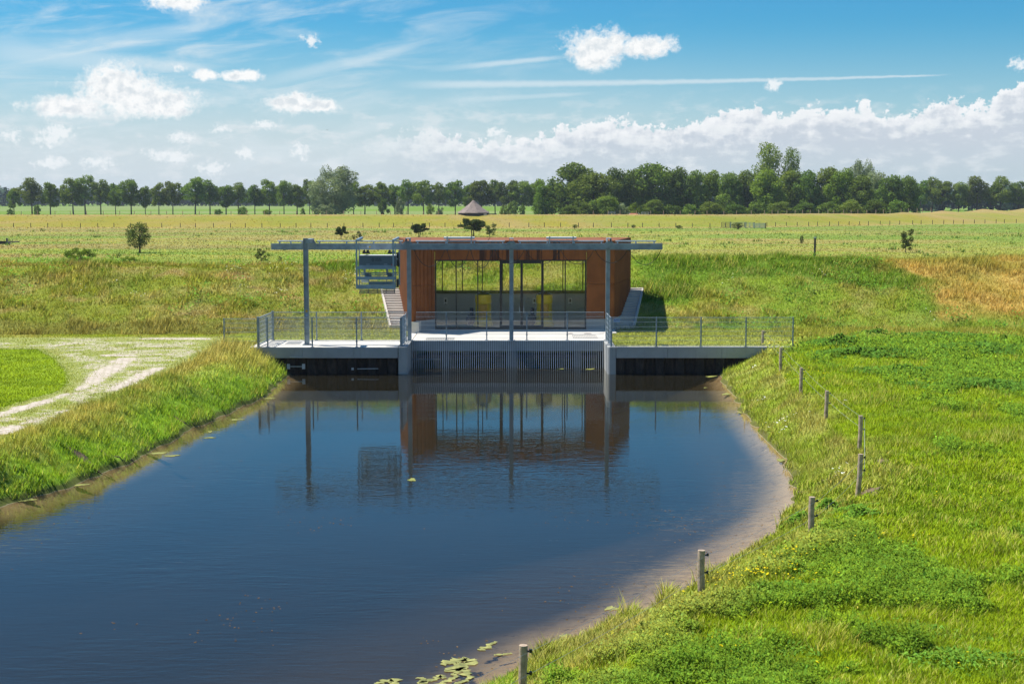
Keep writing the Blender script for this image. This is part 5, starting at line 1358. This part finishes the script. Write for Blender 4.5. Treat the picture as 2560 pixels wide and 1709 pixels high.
for px, top, wd, key, lb in SB: plant(key, px, 560, top, 537, wd, lb, 'shrub', 'bush', zbase=1.0)
WD = [(1362, 462, 54, 'wdl0', 'light green low tree at the left end of the dark wood', 500), (1432, 410, 112, 'wd0', 'big round-crowned tree at the left end of the wood', 500), (1484, 433, 96, 'wd1', 'dark domed tree before the big round-crowned one', 470),
      (1545, 422, 60, 'wd2', 'upright dark tree in the wood, just right of the two domed crowns', 500), (1585, 424, 64, 'wd3', 'dark tree behind the red roof', 505), (1640, 411, 110, 'wd1', 'highest broad crown in the left half of the wood', 500), (1690, 420, 66, 'wd0', 'dark crown right of the highest broad crown', 495),
      (1735, 428, 62, 'wd2', 'olive crown in the middle of the wood', 495), (1775, 429, 62, 'wdl1', 'yellowish crown in the middle of the wood', 500), (1822, 433, 64, 'wd3', 'crown left of the tall poplars, with lighter top', 492), (1868, 428, 62, 'wd0', 'crown at the left foot of the tall poplars', 495),
      (1920, 425, 76, 'wdl0', 'bright green crown right before the tall poplars', 480), (1975, 428, 66, 'wd1', 'dark crown at the right foot of the tall poplars', 490), (2022, 428, 66, 'wd2', 'crown in the right half of the wood, first past the poplars', 485), (2070, 420, 70, 'wd3', 'crown in the right half of the wood, second past the poplars', 485),
      (2105, 424, 66, 'wdl1', 'sunlit crown left of the silvery round tree', 480), (2192, 428, 50, 'poplar', 'narrow silvery crown right of the round silvery tree', 520), (2225, 440, 70, 'wd0', 'dark bluish crown at the right end of the wood', 500), (2268, 442, 60, 'wd2', 'last dark crown at the right end of the wood', 505), (2150, 440, 70, 'wd0', 'dark crown before the round silvery tree', 475)]
for px, top, wd, key, lb, D in WD: plant(key, px, D, top, 537, wd*1.12, lb, 'woodland_tree', 'tree', 'trees of the dark wood', zbase=1.0)
plant('poplar_dark', 1920, 560, 358, 537, 76, 'tall broad poplar rising above the wood', 'poplar_tree', zbase=1)
plant('poplar_dark', 1976, 560, 370, 537, 46, 'slimmer of the two poplars rising above the wood', 'poplar_tree', zbase=1)
plant('willow', 2156, 540, 403, 537, 74, 'round silvery-green tree topping the right half of the wood', 'willow_tree', zbase=1)
LB = [(1420, 514, 50), (1470, 505, 60), (1515, 492, 70), (1555, 508, 50), (1590, 508, 50), (1632, 500, 60), (1680, 512, 60), (1725, 510, 50), (1780, 505, 60), (1835, 512, 60), (1890, 505, 60), (1950, 505, 60), (2010, 508, 60), (2070, 505, 60), (2130, 500, 60), (2190, 500, 60), (2245, 500, 60)]
for i, (px, top, wd) in enumerate(LB):
    plant(['wd0', 'bu0', 'wd1', 'bu2', 'bu1'][i % 5] if px < 1700 else ['wd0', 'bu0', 'wd2'][i % 3], px, 440, top, 537, wd, 'low dark bush at the foot of the wood, %s from the left' % ordn[i], 'shrub', 'bush', 'undergrowth bushes along the wood', zbase=1.2)
RV = [(2330, 443, 44, 'open0'), (2355, 452, 48, 'av1'), (2396, 456, 40, 'av0'), (2442, 441, 62, 'open1'), (2475, 462, 40, 'av3'), (2501, 441, 56, 'open1'), (2546, 454, 54, 'av2'), (2590, 450, 56, 'av1'), (2300, 452, 44, 'av3'), (2420, 470, 34, 'av2')]
for i, (px, top, wd, key) in enumerate(sorted(RV)):
    plant(key, px, 640+random.uniform(-6, 6), top, 536, wd*1.15, 'open-crowned tree in the right far row, %s from the wood' % ordn[i], group='trees of the right far row')

# far woodland line, one mass
def far_wood():
    lob = []
    r_ = random.Random(5)
    for x0, x1, D, hh in ((-900, 900, 1330, 15),):
        x = x0
        while x < x1:
            if x > -560 or x < 700:
                h_ = hh+r_.uniform(-4, 4)+(6 if -410 < x < -370 else 0); lob.append((x, D+r_.uniform(-30, 30), 1+h_*.5, 14+r_.uniform(0, 8), 12, h_*.55))
            x += r_.uniform(9, 17)
    for x0, x1, D, hh in ((40, 130, 860, 14), (130, 420, 820, 12)):
        x = x0
        while x < x1: h_ = hh+r_.uniform(-2, 2.5); lob.append((x, D+r_.uniform(-20, 20), h_*.5+1, 8+r_.uniform(0, 4), 8, h_*.56)); x += r_.uniform(5, 9)
    me = crown_mesh('far_wood', lob, 70000, 1.9, 77, .1, .3); me.materials.append(M['leaf_far'])
    o = bpy.data.objects.new('far_wood', me); C.objects.link(o); setp(o, 'hazy bluish-green woodland line behind the far tree rows', 'woodland', None, 'stuff')
far_wood()

# shrubs standing in the meadow
MEADOW = [('shrub_dark', 348, 193, 556, 630, 62, 'large dark many-stemmed shrub standing alone in the left meadow', 'shrub'), ('shrub_silver', 204, 150, 620, 667, 76, 'wide pale-leaved shrub on the field behind the left dike crest', 'shrub'),
    ('shrub_silver', 325, 149, 640, 667, 40, 'smaller pale-leaved shrub right of the wide pale one', 'shrub'), ('small_tree', 652, 168, 622, 652, 26, 'small dark sapling left of the gantry beam end', 'sapling'),
    ('umbrella', 852, 254, 566, 599, 32, 'compact dark bush above the gantry, left of the trolley', 'shrub'), ('small_tree', 897, 250, 577, 601, 15, 'thin shrub just above the trolley', 'shrub'), ('small_tree', 884, 250, 587, 600, 9, 'tiny dark bush between compact bush and thin shrub', 'shrub'),
    ('umbrella', 1048, 268, 559, 594, 44, 'small umbrella-shaped tree behind the left end of the roof', 'small_tree'), ('umbrella', 1182, 275, 547, 594, 66, 'wider umbrella-shaped tree behind the roof', 'small_tree'), ('small_tree', 1225, 273, 560, 593, 32, 'thin pale bush right of the wider umbrella-shaped tree', 'shrub'),
    ('small_tree', 2266, 192, 573, 631, 36, 'narrow leaning small tree in the right meadow', 'small_tree'), ('shrub_dark', 1845, 335, 556, 574, 30, 'round bush before the metal livestock hurdles', 'shrub'), ('shrub_dark', 1698, 345, 563, 575, 17, 'small round bush in the green meadow left of the hurdles', 'shrub'),
    ('shrub_dark', 2005, 225, 588, 596, 10, 'tiny brown tuft left of the dark pole', 'shrub'), ('small_tree', 62, 152, 655, 663, 10, 'tiny dark tuft behind the left dike crest', 'shrub'), ('shrub_silver', 6, 151, 650, 667, 26, 'dark low bush at the left edge behind the dike crest', 'shrub'),
    ('small_tree', 700, 165, 640, 652, 10, 'tiny tuft right of the dark sapling', 'shrub'), ('shrub_dark', 1437, 345, 561, 569, 14, 'tiny bush on the meadow edge behind the right half of the roof', 'shrub'), ('shrub_dark', 1583, 350, 562, 568, 12, 'tiny dark bush below the red roof', 'shrub')]
for key, px, D, top, by, wd, lb, nm in MEADOW: plant(key, px, D, top, by, wd, lb, nm, 'bush' if nm == 'shrub' else 'tree')
# taller weeds in the meadow
wparts = []
N_ = 420
Dm = rng.uniform(110, 350, N_); Xm = rng.uniform(-.42, .42, N_)*Dm
keepm = fbm(Xm*.02, Dm*.05, 201) > .47; Xm, Dm = Xm[keepm], Dm[keepm]
for k in range(14):
    xx = Xm+rng.normal(0, .35, len(Xm)); yy = Dm+rng.normal(0, .3, len(Xm)); zz = height(xx, yy)
    wparts.append(blades('w', xx, yy, zz, rng.uniform(.2, .6, len(xx))*(.6+.8*rng.uniform(0,1,len(xx))), np.full(len(xx), .14), .4, jitter(np.broadcast_to(HERB*1.15, (len(xx), 3)).copy(), len(xx), .25)))
# knots of taller herbs on the dike slope and right field
N_ = 420; Xs = rng.uniform(-32, 34, N_); Ys = rng.uniform(76, 88, N_)
k1 = (fbm(Xs*.25, Ys*.3, 211) > .53); Xs, Ys = Xs[k1], Ys[k1]
for k in range(26):
    xx = Xs+rng.normal(0, .35, len(Xs)); yy = Ys+rng.normal(0, .3, len(Xs)); ok, _ = ground_ok(xx, yy); xx, yy = xx[ok], yy[ok]; zz = height(xx, yy)
    wparts.append(leaves(xx, yy, zz+rng.uniform(.15, .55, len(xx)), rng.uniform(.04, .09, len(xx)), .5, jitter(np.broadcast_to(HERB*1.3, (len(xx), 3)).copy(), len(xx), .25)))
wd_o = stuff_mesh('weeds', wparts, M['grass'], 'darker leafy weeds standing in clumps on the slope and meadow', 'weeds')
# herb mounds in the right field
hp = []
def mound(cx, cy, rx, ry, hh, n, colr):
    x = cx+rng.normal(0, rx*.5, n); y = cy+rng.normal(0, ry*.5, n); u = np.exp(-((x-cx)/rx)**2-((y-cy)/ry)**2)
    z = height(x, y)+.04+hh*u*rng.uniform(.3, 1.15, n)*(.2+1.5*fbm(x*2.2, y*2.2, 221))
    sz = np.maximum(.026, y/1422*1.5)*rng.uniform(.6, 1.6, n)
    ok, _ = ground_ok(x, y); ok &= fbm(x*.9, y*.9, 231)+.25*u > .52+rng.normal(0, .03, n)
    hp.append(leaves(x[ok], y[ok], z[ok], sz[ok], .55, jitter(np.broadcast_to(np.array(colr), (ok.sum(), 3)).copy(), ok.sum(), .25)))
for px, py, rx, ry, hh, n in ((2110, 868, 1.5, .9, .32, 4500), (2190, 890, 2.6, 1.2, .22, 4000), (2330, 850, 3.5, 1.5, .18, 4500), (2480, 880, 3.0, 2.0, .2, 5500), (2460, 960, 2.6, 1.8, .18, 4500), (2250, 925, 2.0, 1.2, .16, 2500), (2190, 846, 1.2, .6, .25, 1500)):
    x, y = on_z(px, py, 1.1); mound(x, y, rx, ry, hh, n, HERB*1.05)
for px, py, rx, ry, hh, n in ((2120, 1262, .6, .35, .16, 900), (2150, 1290, .5, .3, .18, 900), (2010, 1440, .8, .5, .16, 1500), (1930, 1490, 1.1, .5, .2, 1800), (1700, 1590, .8, .45, .18, 1500), (1560, 1640, .6, .4, .18, 1300), (1850, 1640, 1.5, .6, .14, 1700), (2250, 1600, 1.6, .7, .14, 1700), (2400, 1660, 1.4, .6, .14, 1500), (2440, 1470, .4, .2, .16, 600), (2230, 1430, .4, .2, .14, 500), (1990, 1240, .35, .3, .25, 900), (2060, 1235, .4, .3, .25, 900)):
    x, y = on_z(px, py, 1.0); mound(x, y, rx, ry, hh, n, (HERB*1.15+LIME*.12) if px > 1750 else LUSH*.8+STRAW*.1)
stuff_mesh('herbs', hp, M['grass'], 'dark green leafy herbs in low mounds on the right field and bank', 'herbs')

# ------------------------------------------------------------------ far structures
# thatched hut on the far dike
D = 380; cx = (1184-1280)/F*D; zb = gz(cx, D)
def pz(py): return on_y(1280, py, D)[1]
t = empty('thatched_hut', (cx, D, pz(538)), 'round hut with a pointed grey thatched roof on the far dike', 'hut')
r = 42/F*D
MB().lathe(cx, D, [(r*.90, zb-.6), (r*.90, pz(532)+.05)], 10).build('wall', M['darkwood'], t)
b = MB(); n = 8; zt = pz(500.5); ze = pz(532.5)
vs = []
prof = [(1.0, ze), (.98, ze+.14), (.55, ze+(zt-ze)*.42), (.25, ze+(zt-ze)*.72), (.04, zt)]
for (k, z) in prof:
    for i in range(n): a = 2*math.pi*(i+.35)/n; vs.append((cx+r*k*math.cos(a), D+r*k*math.sin(a), z))
fs = [tuple(range(n-1, -1, -1)), tuple((len(prof)-1)*n+i for i in range(n))]
for j in range(len(prof)-1):
    for i in range(n): fs.append((j*n+i, j*n+(i+1) % n, (j+1)*n+(i+1) % n, (j+1)*n+i))
b.add(vs, fs).build('roof', M['thatch'], t)
MB().box(cx+r*.62, cx+r*.80, D-r*.75, D-r*.7, zb-.6, pz(534)).build('post', M['stairs'], t)
x0 = (1216-1280)/F*D; x1 = (1242-1280)/F*D
o = MB().box(x0, x1, D-1, D-.8, zb-.6, pz(534)).build('board_fence', M['darkwood']); setp(o, 'dark low board fence beside the thatched hut', 'fence')
# red roofed shed
D = 384; xa, xb = (1568-1280)/F*D, (1597-1280)/F*D; xm = (xa+xb)/2
def pz2(py): return on_y(1280, py, 384)[1]
t = empty('small_shed', (xm, D, pz2(541)), 'small shed with a red roof peeping over the far dike', 'shed')
zz0, zz1 = pz2(541.5), pz2(533)
b = MB(); b.add([(xa, D-1.2, zz0), (xb, D-1.2, zz0), (xb-.6, D, zz1), (xa+.6, D, zz1), (xa, D+1.2, zz0), (xb, D+1.2, zz0)], [(0, 1, 2, 3), (3, 2, 5, 4), (0, 3, 4), (1, 5, 2)]); b.build('roof', M['redtile'], t)
MB().box(xa+.2, xb-.2, D-1, D+1, zz0-2, zz0-.01).build('wall', M['concrete'], t)
b = MB(); b.bar((xa-.5, D-1.3, zz0-.1), (xa+.55, D-1.3, zz1+.1), .14); b.bar((xb+.9, D-1.3, zz0-.1), (xb-.45, D-1.3, zz1+.1), .14); b.build('gable_trim', M['white'], t)
def metal_gate(px0, px1, top, base, D, label, rows=4, mat='galv_light', post=True):
    xa, xb = (px0-1280)/F*D, (px1-1280)/F*D; zt = on_y(1280, top, D)[1]; zb_ = on_y(1280, base, D)[1]
    t = empty('livestock_gate', ((xa+xb)/2, D, zb_), label, 'metal gate', 'metal livestock gates beyond the meadow')
    b = MB()
    for i in range(rows+1): z = zb_+(zt-zb_)*i/rows; b.bar((xa, D, z), (xb, D, z), .07)
    for f_ in (0, .5, 1): b.bar((xa+(xb-xa)*f_, D, zb_), (xa+(xb-xa)*f_, D, zt), .09)
    b.build('rails', M[mat], t)
    if post: MB().box(xb+.1, xb+.28, D-.1, D+.1, zb_-.5, zt+.1).build('post', M['darkwood'], t)
metal_gate(1520, 1537, 529, 538.5, 381, 'slanting metal gate on the dike crest left of the red roof', 4)
metal_gate(1602.5, 1620.5, 530, 539, 381, 'white metal gate on the dike crest right of the red roof', 4)
metal_gate(1802, 1823, 555.5, 568.5, 352, 'rusty brown hurdle, leftmost of the four in the right meadow', 6, 'grate')
metal_gate(1824, 1861, 556, 568.5, 350, 'grey hurdle partly behind a bush, second of the four', 5, 'galv_light')
metal_gate(1863, 1881.5, 556.5, 569, 348, 'light grey hurdle, third of the four in the right meadow', 5, 'galv_light')
metal_gate(1883, 1910, 558, 569.5, 345, 'solid grey hurdle, rightmost of the four in the right meadow', 9, 'galv_light')

# little posts at the foot and along the crest of the far dike
pm = bpy.data.meshes.new('fence_post'); pb = MB(); pb.cyl((0, 0, -.3), (0, 0, 1.15), .09, .08, 7); pm.from_pydata(pb.v, [], pb.f); pm.update(); pm.materials.append(M['darkwood'])
pm2 = bpy.data.meshes.new('fence_post'); pm2.from_pydata(pb.v, [], pb.f); pm2.update(); pm2.materials.append(M['wood'])
def small_posts(pxs, Dfun, mesh, label, group, sc=1.0):
    for px in pxs:
        D = 365
        for _ in range(6):
            x = (px-1280)/F*D; D = Dfun(x)
        o = bpy.data.objects.new('field_post', mesh); C.objects.link(o); o.location = (x, D, gz(x, D)); o.scale = (1, 1, sc); setp(o, label, 'fence post', group)
lowp = [38+41.3*i for i in range(44)]+[1860+26*i for i in range(27)]
small_posts([p+random.uniform(-4, 4) for p in lowp], lambda x: 360+max(0, x-50)*.62, pm, 'small dark post in the row at the foot of the far dike', 'posts at the foot of the far dike')
crp = [60+40*i for i in range(30)]+[1480+36*i for i in range(12)]+[1905+20*i for i in range(22)]
small_posts([p+random.uniform(-4, 4) for p in crp], lambda x: 381+max(0, x-50)*.65, pm2, 'small pale post in the row along the crest of the far dike', 'posts on the crest of the far dike', .9)
# dark pole in the right meadow
x = (2036-1280)/F*169; z = gz(x, 169); t = empty('marker_pole', (x, 169, z), 'tall dark wooden pole with a pale cap standing alone in the right meadow', 'pole')
MB().cyl((x, 169, z-.3), (x, 169, on_y(1280, 595, 169)[1]), .13, .12, 10).build('shaft', M['darkwood'], t)
MB().cyl((x, 169, on_y(1280, 595, 169)[1]+.001), (x, 169, on_y(1280, 593, 169)[1]), .16, .16, 10).build('cap', M['galv_light'], t)
# heap with post at the left edge
D = 229; x = (8-1280)/F*D; z = gz(x, D); t = empty('brush_heap', (x, D, z), 'dark low heap with a short brown post at the left edge of the meadow', 'heap')
b = MB(); pr = [(-2.2, 0), (-1.9, .55), (-.9, .62), (.2, .50), (.9, .45), (1.5, 0)]
vs = [(x+px_, D-.6, z+pz_) for px_, pz_ in pr]+[(x+px_*.9, D+.7, z+pz_*.8) for px_, pz_ in pr]; n = len(pr)
b.add(vs, [tuple(range(n)), tuple(range(2*n-1, n-1, -1))]+[(i, n+i, n+i+1, i+1) for i in range(n-1)]); b.build('heap', M['darkwood'], t)
MB().box(x+.65, x+.90, D-.1, D+.1, z, z+1.05).build('post', M['redtile'], t) if False else MB().box(x+.65, x+.90, D-.1, D+.1, z, z+.95).build('post', M['grate'], t)
o = MB().box(x-3, x+2.2, D+1.6, D+1.8, z+.2, z+.42).build('eroded_edge', pbr('pale_soil', (.42, .30, .24), .95, 0, .3, 2)); setp(o, kind='structure')
# bird
b = MB(); x, z = on_y(818, 325, 140); b.add([(x-.16, 140, z+.05), (x, 140.05, z), (x+.16, 140, z+.06), (x+.02, 139.9, z+.01), (x-.10, 140.2, z-.01), (x+.09, 139.85, z-.02), (x, 140, z-.03)], [(0, 1, 3), (1, 2, 3), (4, 1, 6), (1, 5, 6), (4, 6, 5)])
o = b.build('bird', M['black']); setp(o, 'tiny dark bird flying in the sky left of centre', 'bird')
hz = MB().box(-2600, 2600, -80, 2600, -6, 34).build('haze', None) if False else None
hm = bpy.data.materials.new('haze_air'); hm.use_nodes = True; hn = NT(hm.node_tree); hn.n.clear()
pvn = hn.new('ShaderNodeVolumePrincipled', {'Color': rgb(.80, .88, 1.0), 'Density': 0.00011}); pvn.inputs['Anisotropy'].default_value = 0.1
ho = hn.new('ShaderNodeOutputMaterial'); hn.l.new(pvn.outputs[0], ho.inputs['Volume'])
hz = MB().box(-5200, 5200, -70, 7500, -6, 34).build('haze', hm); setp(hz, 'thin pale haze over the far fields', 'haze', None, 'stuff')
print('faces', sum(len(o.data.polygons) for o in bpy.data.objects if o.type == 'MESH'))
